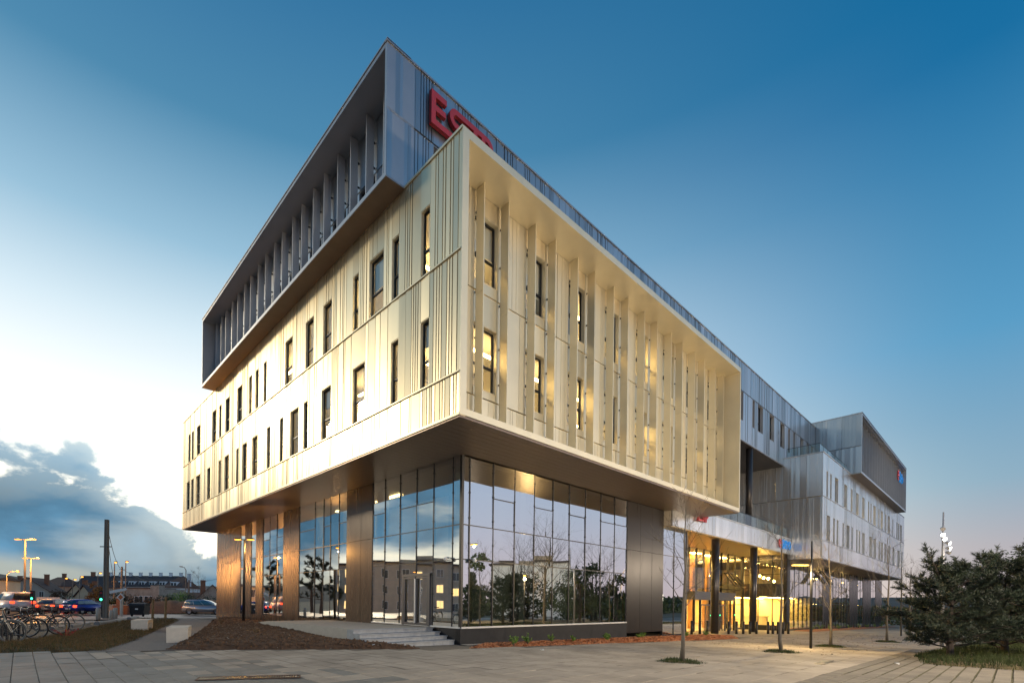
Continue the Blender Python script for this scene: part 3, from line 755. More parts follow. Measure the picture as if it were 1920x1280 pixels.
facade_row(SL, .02, 11, EZ0, 11.50, [], 0, 0, SM, SP, 'silver_plain', 'mixed', None, r3, 1.2, depth=.04)
facade_row(SL, .02, 11, 11.54, EZ1 - .06, [], 0, 0, SM, SP, 'silver_plain', 'mixed', None, r3, 1.2, depth=.04)
bar_part('wing_end_wall', 'silver', (EX1, .0, EZ0, EX1 + .1, 14, EZ1))
bar_part('wing_roof', 'anthracite_plain', (44.6, .4, EZ1 - .3, EX1, 14, EZ1 - .2))
bar_part('inner_wall', 'interior_dark', (44.7, 4.2, EZ0, EX1 - .2, 4.3, EZ1 - .4))
bar_part('floor_slab', 'interior_floor', (44.6, .4, 7.2, EX1 - .2, 4.2, 7.4), (44.6, .4, 11.1, EX1 - .2, 4.2, 11.3))
for z in (9.9 + .6, 14.3):
    bar_part('ceiling_slab', 'interior_ceiling', (44.6, .4, z, EX1 - .2, 4.2, z + .1))
for xa in (49.5, 58, 66.5): bar_part('ceiling_light', 'lamp_office', (xa, 2.2, 14.24, xa + 6, 2.4, 14.29))
mb = MB(); y = .02
while y < 2.8: mb.box(44.42, y, EZ0 - .08, EX1, y + .29, EZ0 - .022); y += .30
tag(mb.build('wing_soffit_boards', 'soffit', BLD), kind='stuff')
bar_part('soffit_back', 'soffit_dark', (44.42, .03, EZ0 - .018, EX1, 14, EZ0))
# wing base glazing: bronze piers and glass bays
segs = [('g', 44.5, 58.5), ('b', 58.5, 61.8), ('g', 61.8, 72.3), ('b', 72.3, 77.4), ('g', 77.4, 80.9), ('b', 80.9, 86.9), ('g', 86.9, 90.4), ('b', 90.4, 96)]
for k, a, b in segs:
    if k == 'b':
        n = max(2, round((b - a) / 1.6)); bronze(SB, [a + (b - a) * i / n for i in range(n + 1)], gz(a, 0) - .3, EZ0 - .08, 3.6)
    else:
        n = max(2, round((b - a) / 1.55)); us = [a + (b - a) * i / n for i in range(n + 1)]
        curtain(SB, us, [-.35 - .015 * (a - 30), 1.9, 4.0, EZ0 - .1], {i: 4.9 for i in range(0, n, 2)}, 'glass_wing')
        mb = MB(); SB.box(mb, a, b, -.2, .04, gz(b, 0) - .4, -.37 - .015 * (a - 30)); mb.build('plinth', 'plinth', BLD)
bar_part('wing_inner_wall', 'hall_wall', (56, 7, -2, 95, 7.1, 5.9))
for x in (57.5, 63.2, 66.6, 70, 78.6, 88.4): bar_part('wing_pillar', 'interior_dark', (x, 5.2, -1.2, x + .5, 5.7, 5.9))
bar_part('wing_floor', 'interior_floor', (55.2, 3, -1.25, 95, 8, -1.1))
for xa in (57, 60, 63.5, 67.5, 70.5, 78.5, 88): bar_part('ceiling_light', 'lamp_hall', (xa, 4.6, 5.0, xa + 1.4, 4.8, 5.04)); bar_part('ceiling_light', 'lamp_hall', (xa, 4.6, 1.9, xa + 1.4, 4.72, 1.93))
# top-hung windows standing open
for face, u0, u1, z1, z0, nm in ((SB, 53.6, 55.1, 5.55, 4.05, 'x'), (SB, 56.7, 58.2, 5.55, 4.05, 'x'), (HB, 40.3, 41.4, 4.6, 3.3, 'y'), (HB, 38.7, 39.7, 4.6, 3.3, 'y')):
    o_ = .95; fr = MB()
    A, B, C_, D_ = face(u0, .03, z1), face(u1, .03, z1), face(u1, o_, z0), face(u0, o_, z0)
    for p, q in ((A, B), (B, C_), (C_, D_), (D_, A)): fr.tube([p, q], .04, 4)
    w = fr.build('open_window', 'frame_black', BLD)
    g = MB(); g.quad(A, B, C_, D_); g.build('pane', 'glass', w)
# roof terrace railing of the wing
glass_rail((44.7, .35), (44.7, 2.8), EZ1 + .03, .85, 3); glass_rail((44.7, .35), (56, .35), EZ1 + .03, .85, 8)
# dark top box of the wing
TZ0, TZ1, TX1 = 15.35, 21.55, 87.2
facade_row(TL, -.83, 13, TZ0 + .05, 18.15, [(3.2, 5.0)], 16.0, 17.9, DM, DP, 'anthracite_plain', 'fine', None, r3, 1.6, depth=.02)
facade_row(TL, -.83, 13, 18.2, TZ1 - .05, [], 0, 0, DM, DP, 'anthracite_plain', 'fine', None, r3, 1.6, depth=.02)
mb = MB(); TL.box(mb, -.86, 13, -.3, .03, TZ1 - .05, TZ1 + .03); mb.build('parapet_cap', 'anthracite_plain', BLD)
TD = -.9
mb = MB(); TR.box(mb, 55.6, 55.78, -.03, .0, TZ0, TZ1); TR.box(mb, 55.72, 55.78, TD, -.031, TZ0, TZ1); mb.build('frame_jamb', 'silver_plain', BLD)
mb = MB(); TR.box(mb, TX1 - .16, TX1, TD - 2, .0, TZ0, TZ1); mb.build('frame_jamb', 'anthracite_plain', BLD)
mb = MB(); TR.box(mb, 55.78, TX1 - .16, TD, -.002, TZ1 - .2, TZ1); mb.build('frame_head', 'anthracite_plain', BLD)
mb = MB(); TR.box(mb, 55.78, TX1 - .16, TD, -.002, TZ0, TZ0 + .2); mb.build('frame_sill', 'silver_plain', BLD)
mb = MB(); TR.box(mb, 55.6, TX1, TD, .03, TZ1, TZ1 + .06); mb.build('parapet_cap', 'anthracite_plain', BLD)
bar_part('soffit', 'soffit', (55.62, -.83, TZ0 - .02, TX1, 0.02, TZ0 - .002))
bar_part('wing_roof', 'anthracite_plain', (55.8, -.7, TZ1 - .3, TX1, 13, TZ1 - .22))
TRb = Face((0, .05), (1, 0), (0, -1)); n = 19
for k in range(n):
    a, b = 55.78 + (TX1 - .16 - 55.78) * k / n, 55.78 + (TX1 - .16 - 55.78) * (k + 1) / n
    panel(TRb, a, b, TZ0 + .2, TZ1 - .2, DM, DP, 'fine', r3, depth=.02)
    f = MB(); TRb.box(f, a + .1, a + .16, .05, .5, TZ0 + .2, TZ1 - .2); f.build('fin', 'anthracite_plain', BLD)
bar_part('wing_top_back', 'anthracite_plain', (55.7, 12.9, TZ0, TX1, 13, TZ1))

# ---------- signs fixed to the building (letters as solid blocks standing proud)
def stroke_letters(polys, name, front, side, face, d0, d1, parent):
    mb = MB()
    for pts in polys:
        a = [face(u, d0, z) for u, z in pts]; e = Vector(face(0, d1, 0)) - Vector(face(0, d0, 0))
        i = len(mb.v); nn = len(pts)
        mb.v += a + [tuple(Vector(p) + e) for p in a]
        mb.f.append(tuple(i + nn + k for k in range(nn))); mb.mi.append(0)
        for k in range(nn): mb.f.append((i + k, i + (k + 1) % nn, i + nn + (k + 1) % nn, i + nn + k)); mb.mi.append(1)
    return mb.build(name, (front, side), parent)
def arc_band(cx, cz, r0, r1, a0, a1, n=14, sx=1.0):
    """curved stroke as little quads"""
    out = []
    for k in range(n):
        p, q = math.radians(a0 + (a1 - a0) * k / n), math.radians(a0 + (a1 - a0) * (k + 1) / n)
        out.append([(cx + sx * r0 * math.cos(p), cz + r0 * math.sin(p)), (cx + sx * r1 * math.cos(p), cz + r1 * math.sin(p)), (cx + sx * r1 * math.cos(q), cz + r1 * math.sin(q)), (cx + sx * r0 * math.cos(q), cz + r0 * math.sin(q))])
    return out
def rect(a, b, c, d): return [(a, c), (b, c), (b, d), (a, d)]
def estp(face, u, z, h, label, group=None):
    """red block letters E S T P; the feet of E and S and the heads of S, T and P run together"""
    s = thing('letter_sign', label, 'sign', face(u, .0, z), 0)
    F = lambda uu, d, zz: tuple(Vector(face(u + uu, d, z + zz)) - Vector(face(u, 0, z)))
    t = .17 * h; w = .60 * h
    E_ = [rect(0, t, 0, h), rect(t, w, h - t, h), rect(t, w * .95, h * .5 - t / 2 + .03, h * .5 + t / 2 + .03), rect(t, 1.05 * h, 0, t)]
    c = 1.02 * h
    R_ = (h + t) / 4
    S_ = arc_band(c, h - R_, R_ - t, R_, 90, 270, 10) + arc_band(c + .22 * h, R_, R_ - t, R_, -90, 90, 10) + [rect(c, c + .22 * h, 2 * (h - R_) - h, 2 * (h - R_) - h + t), rect(c, 1.55 * h, h - t, h), rect(1.0 * h, c + .22 * h, 0, t)]
    T_ = [rect(1.55 * h, 2.25 * h, h - t, h), rect(1.75 * h, 1.75 * h + t, 0, h - t)]
    P_ = [rect(2.12 * h, 2.12 * h + t, 0, h - t), rect(2.25 * h, 2.36 * h, h - t, h), rect(2.12 * h + t, 2.36 * h, h * .38, h * .38 + t)] + arc_band(2.36 * h, h * .69, .31 * h - t, .31 * h, -90, 90, 10)
    for k, pl in enumerate((E_, S_, T_, P_)):
        stroke_letters(pl, 'letter', 'red_letter', 'red_side', F, .04, .18 - .002 * k, s)
    return s
def eseo(face, u, z, h, label):
    s = thing('letter_sign', label, 'sign', face(u, 0, z), 0)
    F = lambda uu, d, zz: tuple(Vector(face(u + uu, d, z + zz)) - Vector(face(u, 0, z)))
    w = h * 1.06; r1_, t = h * .45, h * .135; r0 = r1_ - t; sx = 1.0
    def e_(c): return arc_band(c, .5 * h, r0, r1_, 0, 300, 18, sx) + [rect(c - r0 * sx, c + r1_ * sx, .5 * h - t * .4, .5 * h + t * .4)]
    def s_(c):
        q = (h + t) / 4
        return arc_band(c, h - q, q - t, q, 20, 270, 12) + arc_band(c, q, q - t, q, -160, 90, 12)
    gl = [('red_lit', 'red_side', e_(.52 * h)), ('blue_letter', 'blue_letter', s_(1.50 * h)), ('blue_letter', 'blue_letter', e_(2.50 * h)), ('blue_letter', 'blue_letter', arc_band(3.62 * h, .5 * h, r0, r1_, 0, 360, 20, sx))]
    for a, b, pl in gl: stroke_letters(pl, 'letter', a, b, F, .05, .15, s)
    return s
estp(DR, 1.02, 19.18, 1.24, 'tall red ESTP letters on the dark bar, partly behind the gold parapet')
estp(FA, 23.35, 7.12, .58, 'red ESTP letters on the porch fascia under the gold overhang')
eseo(FA, 40.35, 6.72, .86, 'red and blue eseo letters on the porch fascia')
eseo(Face((0, -.40), (1, 0), (0, -1)), 82.0, 19.2, 1.55, 'red and blue eseo letters high on the dark top box of the far wing')

# ================================================================== ground, paving, beds
mat('asphalt', (.075, .075, .08), .55, noise=.3, nscale=.6, bump=.2, bscale=40)
mat('asphalt_wet', (.12, .095, .085), .5, noise=.35, nscale=.4, bump=.1, bscale=30)
mat('dirt', (.075, .07, .045), .95, noise=.4, nscale=.3, bump=.4, bscale=6)
mat('slab', (.42, .365, .29), .78, stain=.45, noise=.25, nscale=.7, bump=.25, bscale=45, objvar=.07)
mat('slab_dark', (.23, .23, .205), .7, stain=.4, noise=.3, nscale=.9, bump=.25, bscale=45, objvar=.12)
mat('joint_sand', (.20, .17, .13), .95, noise=.3, nscale=4)
mat('joint_moss', (.10, .095, .045), .95, noise=.5, nscale=5)
mat('paver', (.20, .18, .145), .8, stain=.4, noise=.2, nscale=3, bump=.3, bscale=60, objvar=.14)
mat('gravel', (.22, .205, .19), .95, noise=.35, nscale=55, bump=.8, bscale=140)
mat('soil', (.14, .075, .040), 1, noise=.5, nscale=6, bump=.9, bscale=18)
mat('clod', (.16, .09, .05), 1, noise=.4, nscale=5, objvar=.25)
mat('stone_chip', (.45, .38, .3), .9, objvar=.3)
mat('mulch', (.42, .17, .075), .95, noise=.45, nscale=14, bump=.8, bscale=30)
mat('chip', (.50, .21, .09), .9, objvar=.3)
mat('dry_grass', (.17, .105, .04), .9, noise=.4, nscale=3)
mat('grass', (.05, .072, .018), .9, noise=.5, nscale=2)
mat('grass_base', (.11, .085, .035), 1, noise=.5, nscale=3, bump=.6, bscale=20)
mat('leaf_green', (.17, .28, .04), .6, noise=.3, nscale=6)
mat('leaf_orange', (.30, .13, .02), .7, noise=.4, nscale=2)
mat('leaf_brown', (.11, .065, .03), .8, noise=.4, nscale=2)
mat('leaf_dark', (.045, .07, .025), .7, noise=.5, nscale=1.5)
mat('leaf_red', (.30, .03, .02), .7)
mat('needle', (.027, .046, .026), .6, noise=.5, nscale=2.2, col2=(.014, .022, .013))
mat('bark', (.17, .13, .10), .9, noise=.4, nscale=9, bump=.5, bscale=30, stretch=(1, 1, .2))
mat('bark_pale', (.17, .145, .115), .9, noise=.4, nscale=9, bump=.5, bscale=30, stretch=(1, 1, .2))
mat('bark_dark', (.05, .04, .035), .9, noise=.4, nscale=9)
mat('kerb', (.33, .32, .31), .8, noise=.2, nscale=4)
mat('white_paint', (.7, .7, .68), .6, noise=.2, nscale=3)
def lin(a, b, n): return [a + (b - a) * i / n for i in range(n + 1)]
def sheet(name, xs, ys, z, m_, parent=None, kind='structure'):
    mb = MB(); W_ = len(xs)
    mb.v = [(x, y, gz(x, y) + z) for y in ys for x in xs]
    for j in range(len(ys) - 1):
        for i in range(W_ - 1):
            mb.f.append((j * W_ + i, j * W_ + i + 1, (j + 1) * W_ + i + 1, (j + 1) * W_ + i)); mb.mi.append(0)
    o = mb.build(name, m_, parent)
    return tag(o, kind=kind) if kind else o
sheet('ground', [-3500, -600, -200, -90, -40, -20, 0, 10, 20, 25, 30, 35, 60, 90, 120, 300, 800, 3500],
      [-3500, -600, -150, -60, -30, 0, 20, 50, 54, 58, 62, 66, 70, 74, 78, 80, 150, 400, 900, 3500], -.14, 'dirt')
sheet('road', [-120, -60, -40, -20, -12, -7, -3, 0, 10, 20, 30, 45], [30.5, 40, 50, 54, 58, 62, 66, 70, 74, 78, 80, 110], -.10, 'asphalt_wet')
sheet('street', [-160, -60, -45, -30, -18], [-90, -40, 0, 15, 30.48], -.104, 'asphalt')
pav = sheet('pavement', [-17.6, -10, -5, 0, 10, 20, 45, 80, 130], [-40, -20, -8, 0, 3, 6], -.012, 'joint_sand')
# front line of the planting beds
FL = [(-40, 24.5), (-10.8, 7.8), (-7.0, 5.9), (.18, 1.67), (1.9, 1.35), (12, .33), (22, -.8), (24.5, .3), (24.6, 8)]
def fl(x):
    for (a, b), (c, d) in zip(FL, FL[1:]):
        if a <= x <= c: return b + (d - b) * (x - a) / (c - a)
    return 6 if x > 24 else 24
def blk(x): return -8.06
# slabs: 40 x 60 cm, laid along the building's axes
slabs = []
SX, SY = .42, .62
for i in range(-44, 70):
    for j in range(-24, 30):
        x, y = i * SX, j * SY
        xc, yc = x + SX / 2, y + SY / 2
        if yc + SY / 2 > fl(xc) + .12 or yc > 7.5: continue
        if xc > 1.2 and yc - SY / 2 < blk(xc): continue
        p = to_px(xc, yc, gz(xc, yc))
        if p is None or not (-60 < p[0] < 1980 and p[1] < 1330) or p[2] > 30: continue
        slabs.append((p[2], x, y))
slabs.sort()
me_cache = {}
def slab_mesh(w, d, h, m_, n='paving_slab'):
    k = (w, d, h, m_)
    if k not in me_cache:
        b = .006; mb = MB()
        v = [(0, 0, 0), (w, 0, 0), (w, d, 0), (0, d, 0), (b, b, h), (w - b, b, h), (w - b, d - b, h), (b, d - b, h)]
        mb.v = v; mb.f = [(4, 5, 6, 7), (0, 1, 5, 4), (1, 2, 6, 5), (2, 3, 7, 6), (3, 0, 4, 7)]; mb.mi = [0] * 5
        me = bpy.data.meshes.new(n); me.from_pydata(mb.v, [], mb.f); me.materials.append(M[m_]); me.update(); me_cache[k] = me
    return me_cache[k]
rs = random.Random(21)
mbs = {'slab': MB(), 'slab_dark': MB()}
def dusty(x, y): return (x + 6.2 + .35 * (y - 0) + rs.uniform(-1.6, 1.6)) > 0
for k, (dep, x, y) in enumerate(slabs):
    z = gz(x + SX / 2, y + SY / 2) - .012 + rs.uniform(-.003, .003)
    mm = 'slab' if dusty(x, y) else 'slab_dark'
    if k < 300:
        o = link('paving_slab', slab_mesh(SX - .010, SY - .010, .017, mm), pav, (x + .006, y + .006, z))
        o.rotation_euler = (rs.uniform(-.004, .004), rs.uniform(-.006, .006), 0)
    else:
        mb = mbs[mm]; h = .017 + rs.uniform(-.003, .003)
        mb.quad((x + .008, y + .008, z + h), (x + SX - .008, y + .008, z + h), (x + SX - .008, y + SY - .008, z + h), (x + .008, y + SY - .008, z + h))
for n_, mb in mbs.items():
    if mb.f: tag(mb.build('paving_slabs', n_, pav), kind='stuff')
# far paving as a plain sheet where single slabs can no longer be told apart
mat('far_paving', (.38, .335, .27), .8, stain=.45, noise=.25, nscale=.8, bump=.2, bscale=20)
sheet('forecourt', [15, 22, 30, 45, 60, 90, 130], [-40, -25, -16, -11, -8.6], -.006, 'far_paving')
sheet('forecourt', [19.5, 22, 30, 45, 60, 90, 130], [-8.6, -6, -3, -.9], -.005, 'far_paving')
sheet('forecourt', [24.6, 30, 45, 60, 90, 130], [-.9, 2, 6], -.005, 'far_paving')
# small grey setts with mossy joints at the car-park edge
bs = sheet('moss_joints', [1.3, 5, 10, 14.9], [-14, -11, -8.6, -8.055], -.006, 'joint_moss')
pv = []
for j in range(0, 16):
    for i in range(0, 70):
        x = 1.8 + i * .205 + (.1 if j % 2 else 0); y = -8.35 - j * .30
        p = to_px(x + .1, y + .13, gz(x, y))
        if p is None or not (-30 < p[0] < 1960 and p[1] < 1320): continue
        pv.append((p[2], x, y))
pv.sort(); mb = MB()
for k, (dep, x, y) in enumerate(pv):
    z = gz(x, y) - .012 + rs.uniform(-.003, .003)
    if k < 300: link('paver', slab_mesh(.193, .262, .026, 'paver', 'paver'), bs, (x, y, z))
    else: mb.quad((x, y, z + .026), (x + .193, y, z + .026), (x + .193, y + .262, z + .026), (x, y + .262, z + .026))
if mb.f: tag(mb.build('pavers', 'paver', bs), kind='stuff')
# drain grate and manhole in the paving
mat('rust', (.12, .07, .045), .8, noise=.4, nscale=9)
dr = thing('drain_grate', 'long dark metal drain grate let into the grey paving slabs', 'drain', (-6.75, -1.05, .013), math.radians(-26))
a = MB(); a.box(-1.0, -.2, 0, 1.0, -.17, .012); a.box(-1, .17, 0, 1, .2, .012); a.box(-1, -.17, 0, -.97, .17, .012); a.box(.97, -.17, 0, 1, .17, .012); a.box(-.015, -.17, 0, .015, .17, .012); a.build('frame', 'rust', dr)
a = MB()
for k in range(38): a.box(-.96 + k * .05, -.165, 0, -.935 + k * .05, .165, .009)
a.build('grating', 'frame_black', dr)
a = MB(); a.box(-.97, -.17, -.001, .97, .17, .001); a.build('shadow_pan', 'recess_dark', dr)
mh = thing('drain_cover', 'narrow dark drain cover lying in the paving near the mossy setts', 'drain cover', (8.83, -7.3, gz(8.83, 0) + .016), .06)
a = MB(); a.box(-.8, -.13, 0, .8, .13, .008); a.build('cover', 'frame_black', mh)
a = MB()
for k in range(9): a.box(-.72 + k * .17, -.1, .008, -.6 + k * .17, .1, .013)
a.build('ribs', 'frame_grey', mh)

# ---------- beds
from mathutils import noise as mnoise
def inside(poly, x, y):
    c = False; j = len(poly) - 1
    for i in range(len(poly)):
        xi, yi = poly[i]; xj, yj = poly[j]
        if (yi > y) != (yj > y) and x < (xj - xi) * (y - yi) / (yj - yi) + xi: c = not c
        j = i
    return c
def edge_d(poly, x, y):
    best = 1e9
    for (ax, ay), (bx, by) in zip(poly, poly[1:] + poly[:1]):
        dx, dy = bx - ax, by - ay; t = max(0, min(1, ((x - ax) * dx + (y - ay) * dy) / (dx * dx + dy * dy)))
        best = min(best, math.hypot(x - ax - t * dx, y - ay - t * dy))
    return best
def bed(name, poly, step, hf, m_, rough=.03):
    """raised bed: an uneven sheet inside a polygon, running out to the ground at its edge"""
    xs = [p[0] for p in poly]; ys = [p[1] for p in poly]
    nx = int((max(xs) - min(xs)) / step) + 2; ny = int((max(ys) - min(ys)) / step) + 2
    mb = MB(); idx = {}
    def vert(i, j):
        if (i, j) in idx: return idx[i, j]
        x = min(xs) + i * step; y = min(ys) + j * step
        e = edge_d(poly, x, y) if inside(poly, x, y) else -edge_d(poly, x, y)
        h = hf(x, y, max(e, 0)) + rough * mnoise.noise((x * 2.1, y * 2.1, 3)) + rough * .6 * mnoise.noise((x * 6, y * 6, 9))
        k = min(max((e + .1) / .35, 0), 1); h = h * k - .07 * (1 - k)
        idx[i, j] = len(mb.v); mb.v.append((x, y, gz(x, y) + h)); return idx[i, j]
    for i in range(nx):
        for j in range(ny):
            x = min(xs) + (i + .5) * step; y = min(ys) + (j + .5) * step
            if inside(poly, x, y) or edge_d(poly, x, y) < step:
                mb.f.append((vert(i, j), vert(i + 1, j), vert(i + 1, j + 1), vert(i, j + 1))); mb.mi.append(0)
    o = mb.build(name, m_, None, True)
    return tag(o, kind='structure')
def hgt(poly, hf, x, y):
    e = edge_d(poly, x, y); k = min(max((e + .1) / .35, 0), 1)
    return gz(x, y) + hf(x, y, e) * k - .07 * (1 - k) + .03 * mnoise.noise((x * 2.1, y * 2.1, 3)) * k
SOIL = [(-6.9, 6.0), (-3.4, 4.1), (-.2, 2.15), (.55, 2.1), (-.2, 3.1), (-.9, 4.8), (-.6, 7), (.9, 13.2), (2.70, 13.6), (2.70, 33.4), (.95, 28.5), (-2.2, 19), (-5.2, 10.4)]
soil_h = lambda x, y, e: .03 + .40 * (1 - math.exp(-e / 1.1))
bed('soil_mound', SOIL, .16, soil_h, 'soil', .05)
LAWN = [(-40, 24.6), (-10.9, 7.95), (-8.4, 6.65), (-6.9, 10.6), (-4.3, 19), (-1.6, 27.6), (-.6, 31.5), (-3.2, 32.2), (-5.3, 28), (-7.2, 21.5), (-9.1, 14.8), (-10.6, 11.2), (-12.5, 10.4), (-18, 14.5)]
lawn_h = lambda x, y, e: .03 + .07 * (1 - math.exp(-e / .8))
bed('planting_bed', LAWN, .2, lawn_h, 'grass_base', .03)
MULCH = [(1.95, 1.45), (12, .43), (22, -.68), (24.3, .2), (23.2, 2.0), (15, 2.2), (8, 2.25), (3.3, 2.3)]
mulch_h = lambda x, y, e: .03 + .10 * (1 - math.exp(-e / .4))
bed('mulch_bed', MULCH, .14, mulch_h, 'mulch', .03)
MULCH2 = [(45, .6), (95, .6), (97, 2.5), (45, 2.5)]
bed('mulch_bed', MULCH2, .5, mulch_h, 'mulch', .04)
sheet('kerb_strip', lin(2.7, 23, 8), [2.25, 2.73], .02, 'concrete')
VERGE = [(11.2, -9.25), (16, -8.6), (26, -9), (60, -11), (70, -30), (20, -22), (12, -13)]
verge_h = lambda x, y, e: .05 + .08 * (1 - math.exp(-e / .6))
bed('verge', VERGE, .4, verge_h, 'grass_base', .04)
mb = MB()
for (a, b), (c, d) in zip([(-7.6, 6.1), (-5.2, 13.4), (-2.6, 21.6), (-.2, 29.4), (.2, 31.2)], [(-5.2, 13.4), (-2.6, 21.6), (-.2, 29.4), (.2, 31.2), (3, 33.8)]):
    wd = 1.35; n_ = Vector((d - b, -(c - a), 0)).normalized() * wd
    mb.quad((a - n_.x, b - n_.y, .006), (a + n_.x, b + n_.y, .006), (c + n_.x, d + n_.y, .006), (c - n_.x, d - n_.y, .006))
tag(mb.build('path', 'gravel'), kind='structure')
sheet('side_path', [-12, -2, 8, 20], [33.2, 34.3, 35.4], .0, 'gravel')
# scattered clods, stones, chips and blades
def scatter(name, m_, n, region, hf, maker, parent=None, seed=1):
    r = random.Random(seed); mb = MB(); xs = [p[0] for p in region]; ys = [p[1] for p in region]; c = 0; tries = 0
    while c < n and tries < n * 30:
        tries += 1
        x, y = r.uniform(min(xs), max(xs)), r.uniform(min(ys), max(ys))
        if not inside(region, x, y): continue
        p = to_px(x, y, 0)
        if p is None or not (-80 < p[0] < 2000): continue
        if r.random() > (12 / p[2]) ** 1.3: continue
        maker(mb, x, y, hgt(region, hf, x, y), r); c += 1
    return tag(mb.build(name, m_, parent), kind='stuff')
def clod(mb, x, y, z, r, s0=.02, s1=.07):
    s = r.uniform(s0, s1) * (1 if r.random() < .9 else 1.6); q = [Vector((r.uniform(-1, 1), r.uniform(-1, 1), r.uniform(-.3, .9))).normalized() * s * r.uniform(.6, 1.1) for _ in range(3)]
    i = len(mb.v); pts = [(s, 0, 0), (-s * .3, s * .9, 0), (-s * .6, -s * .8, 0), (r.uniform(-.3, .3) * s, r.uniform(-.3, .3) * s, s * .8)]
    a = r.uniform(0, 6.28); ca, sa = math.cos(a), math.sin(a)
    mb.v += [(x + ca * px - sa * py, y + sa * px + ca * py, z + pz - .004) for px, py, pz in pts]
    for f in ((0, 1, 3), (1, 2, 3), (2, 0, 3)): mb.f.append(tuple(i + k for k in f)); mb.mi.append(0)
def chip(mb, x, y, z, r):
    a = r.uniform(0, 6.28); l, w = r.uniform(.03, .08), r.uniform(.012, .025); u = Vector((math.cos(a), math.sin(a), r.uniform(-.4, .4))) * l; v = Vector((-math.sin(a), math.cos(a), r.uniform(-.5, .5))) * w
    c = Vector((x, y, z + .015)); i = len(mb.v)
    mb.v += [tuple(c - u - v), tuple(c + u - v), tuple(c + u + v), tuple(c - u + v)]; mb.f.append((i, i + 1, i + 2, i + 3)); mb.mi.append(0)
def blade(h0, h1, w=.006, lean=.5):
    def f(mb, x, y, z, r):
        for _ in range(3):
            a = r.uniform(0, 6.28); h = r.uniform(h0, h1); bx, by = x + r.uniform(-.05, .05), y + r.uniform(-.05, .05)
            dx, dy = math.cos(a), math.sin(a); l = lean * h * r.random()
            mb.tri((bx - dy * w, by + dx * w, z - .01), (bx + dy * w, by - dx * w, z - .01), (bx + dx * l, by + dy * l, z + h))
    return f
def leaf(mb, x, y, z, r):
    s = r.uniform(.025, .05); a = r.uniform(0, 6.28); u = Vector((math.cos(a), math.sin(a), r.uniform(-.2, .5))) * s; v = Vector((-math.sin(a), math.cos(a), r.uniform(-.3, .3))) * s * .6
    c = Vector((x, y, z + .02)); mb.quad(c - u, c - v, c + u, c + v)
scatter('soil_clods', 'clod', 9000, SOIL, soil_h, clod, None, 2)
scatter('pale_stones', 'stone_chip', 420, SOIL, soil_h, lambda *a: clod(*a, s0=.012, s1=.03), None, 3)
scatter('bark_chips', 'chip', 9000, MULCH, mulch_h, chip, None, 4)
scatter('dry_grass', 'dry_grass', 9000, LAWN, lawn_h, blade(.04, .16), None, 5)
scatter('green_grass', 'grass', 4500, LAWN, lawn_h, blade(.03, .12), None, 6)
scatter('fallen_leaves', 'leaf_orange', 1300, LAWN, lawn_h, leaf, None, 7)
scatter('fallen_leaves', 'leaf_orange', 500, SOIL, soil_h, leaf, None, 8)
scatter('verge_grass', 'grass', 9000, VERGE, verge_h, blade(.05, .2, .008), None, 9)
# leaves and litter lying on the paving
PAVR = [(12, -7), (45, -9), (45, 0), (24, -.9), (14, 0)]
scatter('leaf_litter', 'leaf_brown', 900, PAVR, lambda x, y, e: .0, leaf, None, 10)
for k, (px, py, lab) in enumerate(((907, 1219, 'scrap of white paper on the paving before the mulch bed'), (1016, 1219, 'small torn white paper on the paving further along the mulch'), (1683, 1246, 'crumpled white bag lying where the setts meet the verge'))):
    p = gpx(px, py); r = random.Random(k); mb = MB(); s = .09 if k == 2 else .06
    pts = [Vector((p.x + r.uniform(-s, s), p.y + r.uniform(-s, s), p.z + .02 + r.uniform(0, s * .9))) for _ in range(9)]
    for _ in range(12):
        a, b, c = r.sample(pts, 3); mb.tri(a, b, c)
    tag(mb.build('paper_scrap', 'white'), lab, 'litter')

# ---------- steps and landing at the corner
st = thing('stone_steps', 'four pale stone steps climbing beside the black plinth to the side door', 'steps', (0, 0, 0))
for k in range(4):
    a = MB(); a.box(-1.1 - .22 * (3 - k) * 0, 3.05 + .42 * k, -.1, 2.72 - .02 * k, 3.05 + .42 * (k + 1) + .03, .14 * (k + 1) - .03)
    o = a.build('step', 'stair_stone', st)
    a = MB(); a.box(-1.1, 3.02 + .42 * k, .14 * (k + 1) - .03, 2.72, 3.05 + .42 * (k + 1) + .02, .14 * (k + 1)); a.build('tread', 'stair_stone', o)
lp = bpy.data.objects.new('landing', None); COL.objects.link(lp); lp['kind'] = 'structure'
a = MB(); a.box(-.75, 4.76, -.1, 2.72, 13.2, .553); a.build('landing_slab', 'concrete', lp)
a = MB(); a.prism([(-.75, 13.2, -.1), (-.75, 13.2, .55), (-.2, 19, .12), (-.2, 19, -.1)], (3.4, 0, 0)); a.build('landing_ramp', 'concrete', lp)

